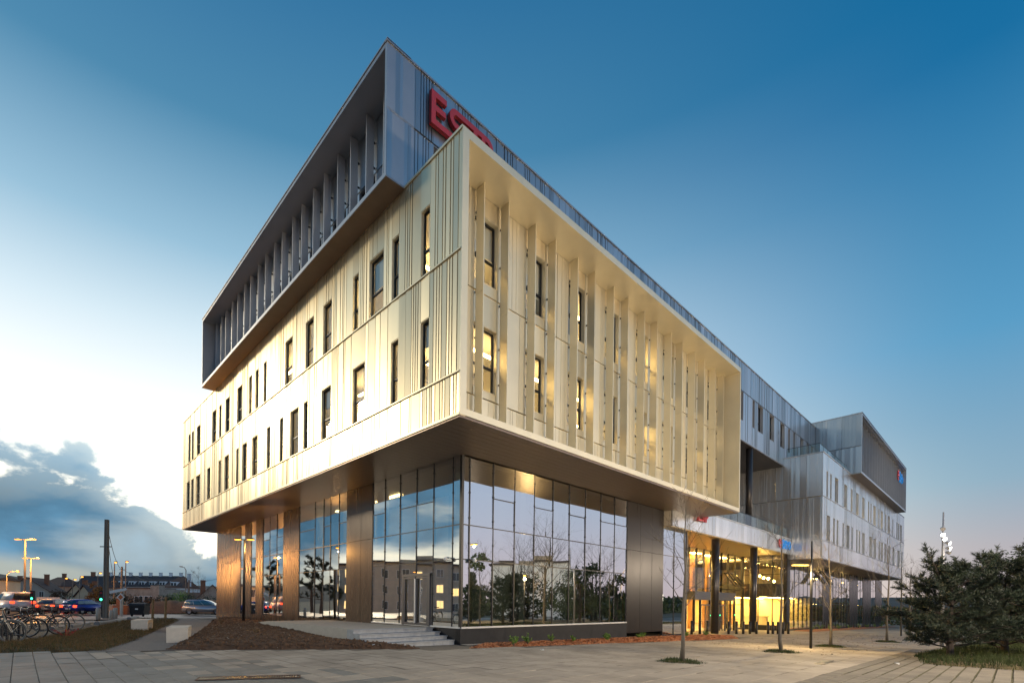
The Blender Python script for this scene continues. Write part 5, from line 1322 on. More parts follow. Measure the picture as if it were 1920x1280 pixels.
# ---------- bicycles
mat('bike_silver', (.24, .24, .22), .35, .6); mat('bike_black', (.025, .025, .028), .4, .3); mat('bike_dark', (.06, .05, .05), .4, .4); mat('bike_red', (.25, .05, .03), .4, .3)
mat('tyre', (.02, .02, .02), .8); mat('tyre_pale', (.14, .135, .12), .7); mat('rim', (.25, .25, .25), .35, .7); mat('saddle', (.02, .018, .018), .6); mat('reflector', (.7, .12, .02), .3)
def bicycle(loc, rz, label, fm='bike_black', tyre='tyre', tilt=0., basket=False, scale=1.15, steer=.0):
    t = thing('bicycle', label, 'bicycle', loc, rz, 'parked bicycles'); t.scale = (scale,) * 3; t.rotation_euler = (tilt, 0, rz)
    R = .34; F, B = Vector((.56, 0, R)), Vector((-.50, 0, R)); bb = Vector((-.05, 0, .29)); st = Vector((-.20, 0, .82)); hd = Vector((.36, 0, .86)); hl = Vector((.40, 0, .70))
    a = MB()
    for p, q, r_ in ((bb, st, .017), (st + Vector((.03, 0, -.14)), hd + Vector((.01, 0, -.06)), .017), (bb, hl, .019), (hl, hd, .02)): a.tube([p, q], r_, 7)
    for y in (-.05, .05): a.tube([bb + Vector((0, y * .5, 0)), B + Vector((0, y, 0))], .010, 5); a.tube([st + Vector((.02, y * .4, -.1)), B + Vector((0, y, 0))], .009, 5)
    a.build('frame', fm, t)
    a = MB(); a.tube([hd + Vector((-.02, 0, .05)), hl], .015, 6)
    for y in (-.05, .05): a.tube([hl + Vector((0, y, -.0)), hl.lerp(F, .5) + Vector((-.0, y, 0)), F + Vector((0, y, 0))], .011, 6)
    a.build('fork', fm, t)
    a = MB(); a.tube([(.25, -.29, .99), (.34, -.24, 1.0), (.36, 0, .97), (.34, .24, 1.0), (.25, .29, .99)], .012, 6); a.tube([hd, (.36, 0, .97)], .013, 6); hb = a.build('handlebar', 'rim', t)
    a = MB(); a.tube([(.17, -.29, .98), (.27, -.29, .99)], .018, 6); a.tube([(.17, .29, .98), (.27, .29, .99)], .018, 6); a.build('grip', 'saddle', hb)
    a = MB(); a.tube([st + Vector((0, 0, -.05)), st + Vector((-.03, 0, .10))], .012, 6)
    a.prism([(-.38, -.09, .92), (-.38, .09, .92), (-.2, .06, .93), (-.06, .015, .92), (-.06, -.015, .92), (-.2, -.06, .93)], (0, 0, .05)); a.build('saddle', 'saddle', t)
    a = MB(); a.torus(bb, (0, 1, 0), .09, .012, 20, 5); a.tube([bb + Vector((0, -.06, 0)), bb + Vector((.12, -.06, -.11))], .01, 5); a.tube([bb + Vector((0, .06, 0)), bb + Vector((-.12, .06, .11))], .01, 5)
    a.box(.04, -.15, .16, .18, -.06, .19); a.box(-.24, .06, .39, -.10, .15, .42); a.tube([bb + Vector((0, -.03, .08)), B + Vector((0, -.03, .05))], .006, 4); a.tube([bb + Vector((0, -.03, -.08)), B + Vector((0, -.03, -.05))], .006, 4); a.build('crankset', 'bike_black', t)
    for c in (F, B):
        a = MB(); a.torus(c, (0, 1, 0), R - .02, .02, 30, 6); w = a.build('wheel', tyre, t, True)
        a = MB(); a.torus(c, (0, 1, 0), R - .045, .010, 28, 4); a.build('rim', 'rim', w)
        a = MB(); a.tube([c + Vector((0, -.05, 0)), c + Vector((0, .05, 0))], .02, 8)
        for k in range(14):
            an = 2 * PI * k / 14; a.tube([c + Vector((0, .02 * (-1) ** k, 0)), c + Vector((math.cos(an), 0, math.sin(an))) * (R - .05)], .0022, 3, cap=False)
        a.build('spokes', 'rim', w)
        a = MB(); n = 12; pts = [c + Vector((math.cos(an), 0, math.sin(an))) * (R + .02) for an in [(.35 + 2.3 * k / n) if c is F else (.5 + 2.7 * k / n) for k in range(n + 1)]]
        for p, q in zip(pts, pts[1:]): a.quad(p + Vector((0, -.025, 0)), p + Vector((0, .025, 0)), q + Vector((0, .025, 0)), q + Vector((0, -.025, 0)))
        a.build('mudguard', fm, t)
    a = MB(); a.box(-.56, -.03, .60, -.53, .03, .66); a.build('reflector', 'reflector', t)
    if basket:
        a = MB(); bx = (.46, -.16, .80, .74, .16, 1.02)
        for z in (.80, .87, .94, 1.02): a.tube([(bx[0], bx[1], z), (bx[3], bx[1], z), (bx[3], bx[4], z), (bx[0], bx[4], z), (bx[0], bx[1], z)], .006, 4)
        for k in range(7):
            f = k / 6
            for y in (bx[1], bx[4]): a.tube([(bx[0] + f * .28, y, .8), (bx[0] + f * .28, y, 1.02)], .005, 4)
        a.build('basket', 'bike_black', t)
    return t
RZ = math.atan2(rgt.y, rgt.x)
def bike_at(px_front, dep, dz, rz_off, *a, **k):
    p = spot(px_front, dep); s = k.get('scale', 1.15); rz = RZ + rz_off
    x, y = p.x - .56 * s * math.cos(rz), p.y - .56 * s * math.sin(rz)
    return bicycle((x, y, dz), rz, *a, **k)
bike_at(24, 16.6, 0.02, .42, 'grey bicycle with pale mudguard, nearest of the parked bicycles', 'bike_silver', 'tyre_pale', .07, scale=1.2)
bike_at(68, 18.4, .02, .40, 'black bicycle with its front wheel turned in the middle of the parked row', 'bike_black', 'tyre', .10, True, scale=1.2)
bike_at(110, 21.0, .02, .55, 'black bicycle behind the row, overlapping the farthest bicycle', 'bike_black', 'tyre', -.05, scale=1.2)
bike_at(141, 23.4, .02, .62, 'slim dark bicycle seen fully from the side, farthest of the row', 'bike_dark', 'tyre_pale', .04, scale=1.2)
bike_at(52, 19.3, .02, .5, 'dark bicycle hidden behind the grey bicycle', 'bike_dark', 'tyre', -.08, scale=1.2)
bike_at(8, 19.8, .02, .5, 'dark bicycle at the left edge behind the grey bicycle', 'bike_red', 'tyre', .05, scale=1.2)
for k, (px, dep) in enumerate(((4, 17.4), (14, 17.8), (22, 18.1), (36, 18.6), (46, 18.9))):
    p = spot(px, dep); a = MB(); a.tube([(p.x, p.y, -.1), (p.x, p.y, .62)], .045, 8); tag(a.build('rack_post', 'bike_black'), ('first', 'second', 'third', 'fourth', 'fifth')[k] + ' short black rack post under the bicycles, from the left edge', 'rack post', 'black rack posts under the bicycles')

# ================================================================== the street to the west
mat('car_silver', (.55, .57, .60), .28, .6); mat('car_white', (.6, .58, .57), .35); mat('car_grey', (.25, .26, .28), .3, .5); mat('car_blue', (.03, .06, .30), .3, .4); mat('car_dark', (.03, .03, .04), .3, .4); mat('car_red', (.30, .03, .03), .3, .3)
mat('bus_body', (.42, .40, .36), .4); mat('wheel_rim', (.4, .4, .42), .35, .7); mat('black_plastic', (.02, .02, .022), .6)
PROF = {  # side outline of the body and of the glasshouse: (x, z), x forward
    'hatch': ([(-2.0, .30), (-2.02, .75), (-1.95, .95), (.75, 1.0), (1.75, .86), (2.0, .68), (2.02, .30)], [(-1.93, .95), (-1.62, 1.42), (-.2, 1.48), (.35, 1.40), (1.0, .98)], 1.74),
    'mpv': ([(-2.25, .32), (-2.28, .80), (-2.2, 1.0), (1.15, 1.02), (2.0, .84), (2.25, .66), (2.27, .30)], [(-2.18, 1.0), (-1.95, 1.58), (-1.6, 1.66), (-.3, 1.68), (.45, 1.52), (1.35, 1.0)], 1.80),
    'van': ([(-2.5, .35), (-2.52, 1.1), (-2.48, 1.3), (1.55, 1.3), (2.25, 1.05), (2.5, .8), (2.5, .35)], [(-2.48, 1.3), (-2.40, 2.02), (-2.2, 2.1), (.85, 2.1), (1.1, 1.98), (1.75, 1.3)], 1.95)}
def vehicle(loc, rz, kind, body, label, cat='car', name='parked_car', lit=True, group=None, heads=False):
    t = thing(name, label, cat, loc, rz, group); low, top, w = PROF[kind]; h = w / 2
    me = bpy.data.meshes.new('body'); bm = bmesh.new()
    def loft(pts, y0, y1, zmid=None):
        f = []
        for s in (-1, 1):
            f.append([bm.verts.new((x, s * (y0 + (y1 - y0) * ((z - pts[0][1]) / max(.01, max(q[1] for q in pts) - pts[0][1])) if zmid is None else s * y0), z)) for x, z in pts])
        n = len(pts)
        bm.faces.new(f[0]); bm.faces.new(list(reversed(f[1])))
        for k in range(n): bm.faces.new((f[0][k], f[1][k], f[1][(k + 1) % n], f[0][(k + 1) % n]))
    loft(low, h, h * .97); loft(top, h * .95, h * .72)
    bmesh.ops.recalc_face_normals(bm, faces=bm.faces)
    bmesh.ops.bevel(bm, geom=[e for e in bm.edges], offset=.05, segments=2, affect='EDGES', clamp_overlap=True)
    bm.to_mesh(me); bm.free(); me.materials.append(M[body]); me.polygons.foreach_set('use_smooth', [True] * len(me.polygons)); b = link('body', me, t)
    z0 = min(z for x, z in top); z1 = max(z for x, z in top)
    def yy(z): return h * .95 + (h * .72 - h * .95) * (z - z0) / (z1 - z0)
    # side windows between pillars
    def xat(z, front):
        p = top if front else top
        xs = []
        for (xa, za), (xb, zb) in zip(top, top[1:]):
            if min(za, zb) - 1e-6 <= z <= max(za, zb) + 1e-6 and abs(za - zb) > 1e-6: xs.append(xa + (xb - xa) * (z - za) / (zb - za))
        return (max(xs) if front else min(xs))
    zb, zt = z0 + .06, z1 - .14
    fb, ft, rb, rt_ = xat(zb, True) - .14, xat(zt, True) - .10, xat(zb, False) + .12, xat(zt, False) + .10
    n = 3 if kind != 'van' else 1
    for s in (-1, 1):
        for k in range(n):
            if kind == 'van' : u0, u1 = .74, 1.0
            else: u0, u1 = k / n + (.012 if k else 0), (k + 1) / n - .012
            A = lambda u, z, lo, hi: (lo + (hi - lo) * u, s * (yy(z) + .012), z)
            g = MB(); g.quad(A(u0, zb, rb, fb), A(u1, zb, rb, fb), A(u1, zt, rt_, ft), A(u0, zt, rt_, ft)); g.build('side_window', 'glass_car', t)
    xr0, xr1 = xat(zb, False) - .012, xat(zt, False) - .012
    g = MB(); g.quad((xr0, -yy(zb) + .12, zb), (xr0, yy(zb) - .12, zb), (xr1, yy(zt) - .12, zt), (xr1, -yy(zt) + .12, zt)); g.build('rear_window', 'glass_car', t)
    xf0, xf1 = xat(zb, True) + .012, xat(zt, True) + .012
    g = MB(); g.quad((xf0, -yy(zb) + .1, zb), (xf0, yy(zb) - .1, zb), (xf1, yy(zt) - .1, zt), (xf1, -yy(zt) + .1, zt)); g.build('windscreen', 'glass_car', t)
    xb, zl = low[1][0], low[1][1]
    for s in (-1, 1):
        g = MB(); g.box(xb - .02, s * h * .96, zl - .08, xb + .10, s * (h * .96 - .30), zl + .14); g.build('tail_light', 'tail_red' if lit else 'red_letter', t)
        xf = low[-2][0]; g = MB(); g.box(xf - .22, s * h * .97, low[-2][1] - .04, xf + .012, s * (h * .97 - .34), low[-2][1] + .09); g.build('headlight', 'head_white' if heads else 'white', t)
    g = MB(); g.box(xb - .03, -.26, zl - .26, xb - .005, .26, zl - .15); g.build('number_plate', 'white', t)
    g = MB(); g.box(low[0][0] - .03, -h * .9, .28, low[0][0] + .1, h * .9, .40); g.box(low[-1][0] - .1, -h * .9, .28, low[-1][0] + .03, h * .9, .40); g.build('bumper', 'black_plastic', t)
    for x in (low[0][0] + .78, low[-1][0] - .82):
        for s in (-1, 1):
            g = MB(); g.torus((x, s * (h - .10), .31), (0, 1, 0), .23, .085, 20, 8); wl = g.build('wheel', 'tyre', t, True)
            g = MB(); g.tube([(x, s * (h - .02), .31), (x, s * (h - .11), .31)], .185, 14); g.build('hubcap', 'wheel_rim', wl)
            g = MB(); g.torus((x, s * (h - .004), .33), (0, 1, 0), .335, .035, 18, 4); g.build('wheel_arch', 'black_plastic', t)
    for s in (-1, 1):
        g = MB(); g.ball((fb - .1, s * (h + .07), z0 + .05), .07, .06, .05, 8, 5); g.build('mirror', body, t)
    return t
FZ = math.atan2(fwd.y, fwd.x)
def gl(px, dep): p = spot(px, dep); return (p.x, p.y, gz(p.x, p.y))
vehicle(gl(386, 55.2), RZ + .10, 'mpv', 'car_silver', 'silver people carrier parked on the street, nose behind the copper end wall', lit=False)
vehicle(gl(27, 47), FZ + .95, 'van', 'car_white', 'white van with lit tail lights at the left edge of the view', 'van', 'moving_van')
vehicle(gl(78, 56), FZ + .15, 'hatch', 'car_red', 'red car with lit tail lights between the white van and the grey car', name='queuing_car', group='cars waiting at the green light')
vehicle(gl(107, 49.5), FZ + .15, 'hatch', 'car_grey', 'grey car with lit tail lights right behind the bicycles', name='queuing_car', group='cars waiting at the green light')
vehicle(gl(134, 66), FZ + .05, 'hatch', 'car_red', 'dark red car far ahead beyond the blue car', name='queuing_car', group='cars waiting at the green light')
vehicle(gl(157, 49.5), FZ - .05, 'hatch', 'car_blue', 'blue car with lit tail lights left of the tall pole', name='queuing_car', group='cars waiting at the green light')
vehicle(gl(178, 57), FZ - .05, 'hatch', 'car_dark', 'dark car with lit tail lights half behind the tall pole', name='queuing_car', group='cars waiting at the green light')
# bus coming towards the crossing
t = thing('bus', 'beige single-deck bus with an orange lit destination display behind the queuing cars', 'bus', gl(94, 72), FZ + PI + .62)
a = MB(); a.prism([(-5.2, -1.25, .35), (5.2, -1.25, .35), (5.35, -1.25, 1.2), (5.25, -1.25, 2.8), (5.0, -1.25, 3.05), (-5.0, -1.25, 3.05), (-5.2, -1.25, 2.8)], (0, 2.5, 0)); a.build('body', 'bus_body', t)
for s in (-1, 1):
    for k in range(6):
        a = MB(); x = -4.8 + k * 1.55; a.box(x, s * 1.252, 1.25, x + 1.42, s * 1.275, 2.45); a.build('side_window', 'glass_car', t)
    for x in (-3.1, 3.3): a = MB(); a.torus((x, s * 1.15, .48), (0, 1, 0), .34, .13, 18, 7); a.build('wheel', 'tyre', t, True)
    a = MB(); a.box(5.30, s * 1.1, .7, 5.38, s * .7, .9); a.build('headlight', 'head_white', t)
a = MB(); a.quad((5.36, -1.1, 1.2), (5.36, 1.1, 1.2), (5.30, 1.1, 2.4), (5.30, -1.1, 2.4)); a.build('windscreen', 'glass_car', t)
a = MB(); a.box(5.22, -1.0, 2.5, 5.33, 1.0, 2.75); ds = a.build('destination_display', 'black_plastic', t)
a = MB()
for k in range(9): a.box(5.33, -.82 + k * .18, 2.56, 5.335, -.70 + k * .18, 2.69)
a.build('display_lights', 'sign_orange', ds)
# shop sign box, traffic lights, road signs
t = thing('light_box_sign', 'violet lit sign box above the white van', 'sign', gl(30, 78)); a = MB(); a.box(-2.6, -.15, 2.6, 2.6, .15, 3.2); a.build('box', 'black_plastic', t)
t.rotation_euler = (0, 0, RZ)
a = MB()
for k in range(8): a.box(-1.5 + k * .32, -.17, 2.78, -1.26 + k * .32, -.151, 3.02)
a.ball((1.6, -.16, 2.9), .22, .02, .14, 10, 6); a.build('lit_letters', 'sign_violet', t)
for px, dep, h, lab in ((61, 45, 2.0, 'green traffic light on a dark post between the van and the bus'), (191, 40.5, 2.0, 'green traffic light just left of the tall pole')):
    t = thing('traffic_light', lab, 'traffic light', gl(px, dep), FZ + PI, 'green traffic lights')
    a = MB(); a.tube([(0, 0, 0), (0, 0, 1.55)], .05, 8); a.build('post', 'frame_black', t)
    a = MB(); a.box(-.12, -.15, 1.32, .10, .15, 2.22); hd = a.build('signal_head', 'black_plastic', t)
    for z, m_ in ((2.04, 'red_side'), (1.77, 'leaf_brown'), (1.50, 'signal_green')):
        a = MB(); a.tube([(.10, 0, z), (.125, 0, z)], .095, 12); a.build('lens', m_, hd); a = MB(); a.tube([(.10, 0, z + .05), (.24, 0, z + .07)], .10, 8, cap=False) if False else a.box(.10, -.11, z + .10, .22, .11, z + .115); a.build('hood', 'black_plastic', hd)
p = gl(228, 44); t = thing('road_sign', 'diamond priority road sign with an arrow plate on a pale post', 'road sign', p, RZ)
a = MB(); a.tube([(0, 0, 0), (0, 0, 2.0)], .13, 8); a.build('post', 'bench_concrete', t)
a = MB(); c = (0, -.16, 1.72); a.prism([(-.36, -.15, 1.72), (0, -.15, 1.36), (.36, -.15, 1.72), (0, -.15, 2.08)], (0, .02, 0)); pl = a.build('sign_plate', 'white', t)
a = MB(); a.prism([(-.24, -.162, 1.72), (0, -.162, 1.48), (.24, -.162, 1.72), (0, -.162, 1.96)], (0, .01, 0)); a.build('sign_centre', 'hall_orange', pl)
a = MB(); a.prism([(-.95, -.2, 2.02), (.45, -.2, 2.30), (.62, -.2, 2.46), (.42, -.2, 2.54), (-.98, -.2, 2.26)], (0, .03, 0)); a.build('arrow_plate', 'white', t)
# poles and wires
mat('pole_grey', (.24, .205, .17), .85, noise=.35, nscale=3, stretch=(1, 1, .15))
def pole(px, dep, h, lab, r=.16, twin=False, base=None):
    p = gl(px, dep) if base is None else base
    t = thing('utility_pole', lab, 'pole', p, RZ, 'poles carrying overhead wires'); a = MB()
    if twin:
        for s in (-1, 1): a.prism([(s * .12 - .05, -.12, -.1), (s * .12 + .05, -.12, -.1), (s * .07 + .042, -.09, h), (s * .07 - .042, -.09, h)], (0, .28, 0))
        a.prism([(-.075, -.06, -.1), (.075, -.06, -.1), (.035, -.06, h - .2), (-.035, -.06, h - .2)], (0, .14, 0))
    else: a.tube([(0, 0, -.1), (0, 0, h)], [r, r * .7], 9)
    a.build('shaft', 'pole_grey', t)
    a = MB(); a.box(-.5, -.03, h * .72, .42, .03, h * .72 + .07) if twin else a.box(-.35, -.03, h - .4, .35, .03, h - .34)
    a.build('crossarm', 'pole_grey', t)
    return Vector(p) + Vector((0, 0, h))
P1 = pole(198, 39.6, 7.95, 'tall twin-legged grey concrete pole by the pale posts, tallest of the poles', twin=True)
P2 = pole(214, 62, 4.6, 'short dark pole with a lamp on its tip right of the tall twin pole', .14)
P3 = pole(228, 60, 5.8, 'brown wooden pole above the diamond road sign', .16)
P4 = pole(354, 80, 6.2, 'dark pole over the hedge beside the unlit lamp', .17)
def wire(A, B, sag, lab, n=10):
    pts = [A.lerp(B, k / n) - Vector((0, 0, sag * 4 * (k / n) * (1 - k / n))) for k in range(n + 1)]
    a = MB(); a.tube(pts, .022, 4); tag(a.build('overhead_wire', 'frame_black'), lab, 'wire', 'overhead wires')
wire(P1 - Vector((0, 0, .3)), P3 - Vector((0, 0, .3)), .9, 'thick sagging wire from the tall twin pole to the brown wooden pole')
wire(P1 - Vector((0, 0, .6)), P2 - Vector((0, 0, .1)), .6, 'thin wire from the tall twin pole down to the short dark pole')
wire(P2 - Vector((0, 0, .1)), P3 - Vector((0, 0, .35)), .1, 'short wire between the short dark pole and the brown wooden pole')
wire(P3 - Vector((0, 0, .3)), P4 - Vector((0, 0, .3)), 1.2, 'long wire from the brown wooden pole across to the dark pole over the hedge')
pv2 = spot(420, 85); wire(P4 - Vector((0, 0, .3)), Vector((pv2.x, pv2.y, 5.6)), .3, 'wire from the dark pole over the hedge towards the building')
# street lamps
t_lamp(gl(46, 47.5), 8.4 - 1.2, 'taller grey lamp post with two lit orange heads over the traffic', 'street_orange', .62, None, .10, 'twin-headed street lamps', 'pole_grey', .5)
t_lamp(gl(57, 56), 6.5, 'shorter grey lamp post with two lit orange heads over the traffic', 'street_orange', .55, None, .10, 'twin-headed street lamps', 'pole_grey', .5)
def s_lamp(px, dep, py, lab, dx=.9, lit='street_orange', group='single-headed street lamps down the street'):
    p = gl(px, dep); z = CZ + (YC + (px - XC) * .012 - py) / FOC * dep - p[2]
    t = thing('street_lamp', lab, 'street lamp', p, RZ, group); a = MB(); a.tube([(0, 0, 0), (0, 0, z - .5), (dx * .3, 0, z - .08), (dx, 0, z)], [.08, .06, .05, .04], 6); a.build('pole', 'pole_grey', t)
    a = MB(); k = .0035 * dep; a.box(dx - k * .3, -.12, z - .02, dx + k * 1.3, .12, z + .08); hd = a.build('lamp_head', 'pole_grey', t)
    if lit: a = MB(); a.ball((dx + k * .5, -.0, z - .06), k * .7, .14, k * .45, 10, 6); a.build('lamp_lens', lit, hd)
    return t
s_lamp(12, 60, 1070, 'lit lamp on a curved arm at the left edge, above the white van', 1.25)
s_lamp(214, 63, 1053, 'lit lamp on the tip of the short dark pole', .05)
s_lamp(235, 68, 1052, 'lit lamp on a slim post right of the brown wooden pole', .05)
s_lamp(348, 76, 1062, 'unlit grey street lamp with an arm to the left, above the hedge', -.9, None)
for k, (px, dep, py, lab) in enumerate(((120, 105, 1083, 'lit orange lamp above the brown autumn tree'), (136, 98, 1085, 'lit orange lamp over the road, left of the cottages'), (149, 92, 1080, 'lit orange lamp before the cottages'), (183, 84, 1073, 'lit orange lamp over the rusty orange tree'), (107, 140, 1091, 'tiny far lit lamp left above the bus'), (111, 150, 1088, 'tiny far lit lamp, topmost of the far cluster'), (121, 160, 1092, 'tiny far lit lamp in the middle of the far cluster'), (128, 165, 1094, 'tiny far lit lamp, right of the far cluster'))):
    s_lamp(px, dep, py, lab, .3)

# ---------- houses
mat('render_grey', (.42, .38, .32), .9, noise=.2, nscale=.6); mat('render_peach', (.66, .34, .21), .9, noise=.15, nscale=.6); mat('render_cream', (.62, .52, .36), .9, noise=.2, nscale=.6); mat('render_white', (.80, .82, .84), .9, noise=.12, nscale=.5)
mat('roof_brown', (.15, .075, .055), .85, noise=.35, nscale=2); mat('roof_slate', (.085, .06, .058), .8, noise=.3, nscale=2); mat('glass_dark', (.05, .06, .075), .15, .3)
mat('stone_wall', (.50, .41, .33), .9, noise=.35, nscale=1.2, bump=.4, bscale=6); mat('brick', (.30, .14, .08), .9, noise=.3, nscale=5)
def house(px, dep, w, d, eave, ridge, rot, wall, roof, label, nwin=(2, 1), hip=0., chim=((.3, 0),), lit=(), name='house', cat='house', base=0., wm='glass_dark', dorm=0, gable_front=False):
    p = spot(px, dep); z = gz(p.x, p.y) - .1
    t = thing(name, label, cat, (p.x, p.y, z), RZ + rot); a = MB(); a.box(-w / 2, 0, 0, w / 2, d, eave)
    if gable_front: a.prism([(-w / 2, .01, eave), (w / 2, .01, eave), (0, .01, ridge - .1)], (0, d - .02, 0))
    elif hip == 0: a.prism([(-w / 2 + .01, 0, eave), (-w / 2 + .01, d, eave), (-w / 2 + .01, d / 2, ridge - .1)], (w - .02, 0, 0))
    a.build('wall', wall, t)
    a = MB(); o = .3; th = .14
    if gable_front:
        for s in (-1, 1):
            a.prism([(s * (w / 2 + o), -o, eave - o * .7), (0, -o, ridge), (0, -o, ridge + th), (s * (w / 2 + o), -o, eave - o * .7 + th)], (0, d + 2 * o, 0))
    else:
        x0, x1 = -w / 2 - o, w / 2 + o; y0, y1 = -o, d + o; zr = ridge; ze = eave - .05; h0 = hip
        A, B, C_, D_ = (x0, y0, ze), (x1, y0, ze), (x1, y1, ze), (x0, y1, ze); E_, F_ = (x0 + h0, d / 2, zr), (x1 - h0, d / 2, zr)
        a.quad(A, B, F_, E_); a.quad(C_, D_, E_, F_); a.tri(B, C_, F_); a.tri(D_, A, E_); a.quad(A, D_, C_, B)
    rf = a.build('roof', roof, t)
    for u, v in chim:
        c = MB(); x = (u - .5) * w; zt = ridge + .9; c.box(x - .45, d / 2 - .3 + v, eave, x + .45, d / 2 + .3 + v, zt); c.box(x - .52, d / 2 - .37 + v, zt, x + .52, d / 2 + .37 + v, zt + .12); c.build('chimney', 'brick' if wall != 'render_white' else wall, rf)
    nx, nz = nwin
    for j in range(nz):
        for i in range(nx):
            x = -w / 2 + w * (i + .5) / nx; zz = 1.0 + j * (eave - .3) / max(1, nz); hh = min(1.35, (eave - .5) / max(1, nz) - .6)
            f = MB(); f.box(x - .5, -.05, zz, x + .5, .0, zz + hh); wn = f.build('window', 'white' if wall != 'render_white' else 'render_grey', t)
            g = MB(); g.box(x - .42, -.06, zz + .06, x - .03, -.051, zz + hh - .06); g.box(x + .03, -.06, zz + .06, x + .42, -.051, zz + hh - .06); g.build('pane', 'window_lit' if (i, j) in lit else wm, wn)
    for k in range(dorm):
        x = -w / 2 + w * (k + .5) / dorm; f = MB(); zz = eave + .2; f.box(x - .9, d * .08, zz, x + .9, d * .45, zz + 1.5); dm = f.build('dormer', 'render_white', rf)
        g = MB()
        for s in (-.45, .45): g.box(x + s - .32, d * .08 - .02, zz + .35, x + s + .32, d * .08 - .001, zz + 1.2)
        g.build('pane', wm, dm)
    return t
house(50, 112, 8.5, 9, 4.6, 7.6, .30, 'render_grey', 'roof_brown', 'grey gabled house behind the taller twin-headed lamp', (3, 2), chim=((.75, 0),), gable_front=True)
house(22, 118, 9.0, 8, 4.4, 7.4, .1, 'render_grey', 'roof_brown', 'long brown-roofed house at the left, partly hidden by the dark bushy tree', (4, 2), chim=((.4, 0),))
house(89, 132, 7.2, 9, 6.2, 8.8, -.10, 'render_peach', 'roof_brown', 'peach coloured block with a red hipped roof', (3, 3), 2.6, chim=((.6, 0),))
house(68, 124, 4.4, 7, 4.0, 7.0, .5, 'render_white', 'roof_brown', 'small white gabled house left of the peach block', (2, 2), chim=(), gable_front=True)
house(142, 104, 3.6, 7, 3.8, 6.0, .15, 'render_cream', 'roof_slate', 'small cream cottage with a steep roof, left of the cottages', (2, 1), chim=((.5, 0),), gable_front=True)
house(157, 98, 4.0, 8, 3.4, 5.6, -.15, 'render_cream', 'roof_slate', 'cream cottage with a dark roof directly left of the orange tree', (2, 1), chim=((.2, 0),), gable_front=True)
house(168, 125, 7.0, 8, 6.0, 9.0, .1, 'render_cream', 'roof_slate', 'tall cream house with a slate roof behind the orange tree', (3, 2), chim=((.3, 0), (.8, 0)))
house(252, 150, 27, 10, 7.0, 10.6, -.10, 'render_white', 'roof_slate', 'long white terrace with slate roof, dormers and a row of chimneys', (12, 2), 1.0, chim=[((k + .5) / 8, 0) for k in range(8)], dorm=8, name='terrace_row', cat='terrace')
house(322, 138, 5.4, 9, 6.4, 9.6, -.12, 'render_white', 'roof_brown', 'white house end with lit upper windows and a red chimney', (3, 2), 1.8, chim=((.92, 0),), lit=((0, 1), (1, 1)), dorm=1)
house(333, 112, 11, 8, 3.0, 5.0, -.05, 'render_grey', 'roof_brown', 'low house with a long brown roof behind the green hedge', (4, 1), chim=())
house(398, 96, 6.5, 9, 3.0, 6.2, .45, 'render_grey', 'roof_brown', 'brown gabled house with a stout chimney next to the copper end wall', (2, 1), chim=((.25, -1),), gable_front=True)
house(-38, 62, 2.6, 8, 5.2, 5.7, .35, 'render_cream', 'roof_slate', 'pale house corner cut by the left edge of the view', (1, 2), chim=())
# flat-topped stone building with two pairs of tall windows
p = spot(254, 88); t = thing('stone_building', 'low rough stone building with two pairs of tall windows below the white terrace', 'building', (p.x, p.y, gz(p.x, p.y)), RZ - .08)
a = MB(); a.box(-5.2, 0, -.2, 4.4, 8, 4.9); a.box(4.4, .2, -.2, 5.3, 8, 3.6); a.box(2.6, .3, 4.9, 4.2, 2, 5.5); a.build('wall', 'stone_wall', t)
a = MB(); a.box(-5.4, -.15, 4.9, 2.6, 8.1, 5.05); a.build('roof', 'roof_brown', t)
for x in (.2, 1.1, 2.05, 2.95):
    f = MB(); f.box(x - .38, -.05, 1.9, x + .38, .0, 3.6); wn = f.build('window', 'white', t); g = MB(); g.box(x - .28, -.06, 2.0, x + .28, -.051, 3.5); g.build('pane', 'glass_dark', wn)
# garden wall with brick pillars by the side street
for k, (px, dep, w, h, m_, lab) in enumerate(((224, 52, .45, 1.7, 'brick', 'brick gate pillar behind the diamond road sign'), (241, 53, 3.2, .95, 'brick', 'low brick garden wall left of the black bin'), (207, 56, 2.6, 1.0, 'stone_wall', 'low stone garden wall behind the tall twin pole'))):
    p = gl(px, dep); t = thing('garden_wall', lab, 'wall', p, RZ); a = MB(); a.box(-w / 2, -.18, -.2, w / 2, .18, h - .1); a.build('wall', m_, t); a = MB(); a.box(-w / 2 - .05, -.23, h - .1, w / 2 + .05, .23, h); a.build('coping', 'concrete', t)
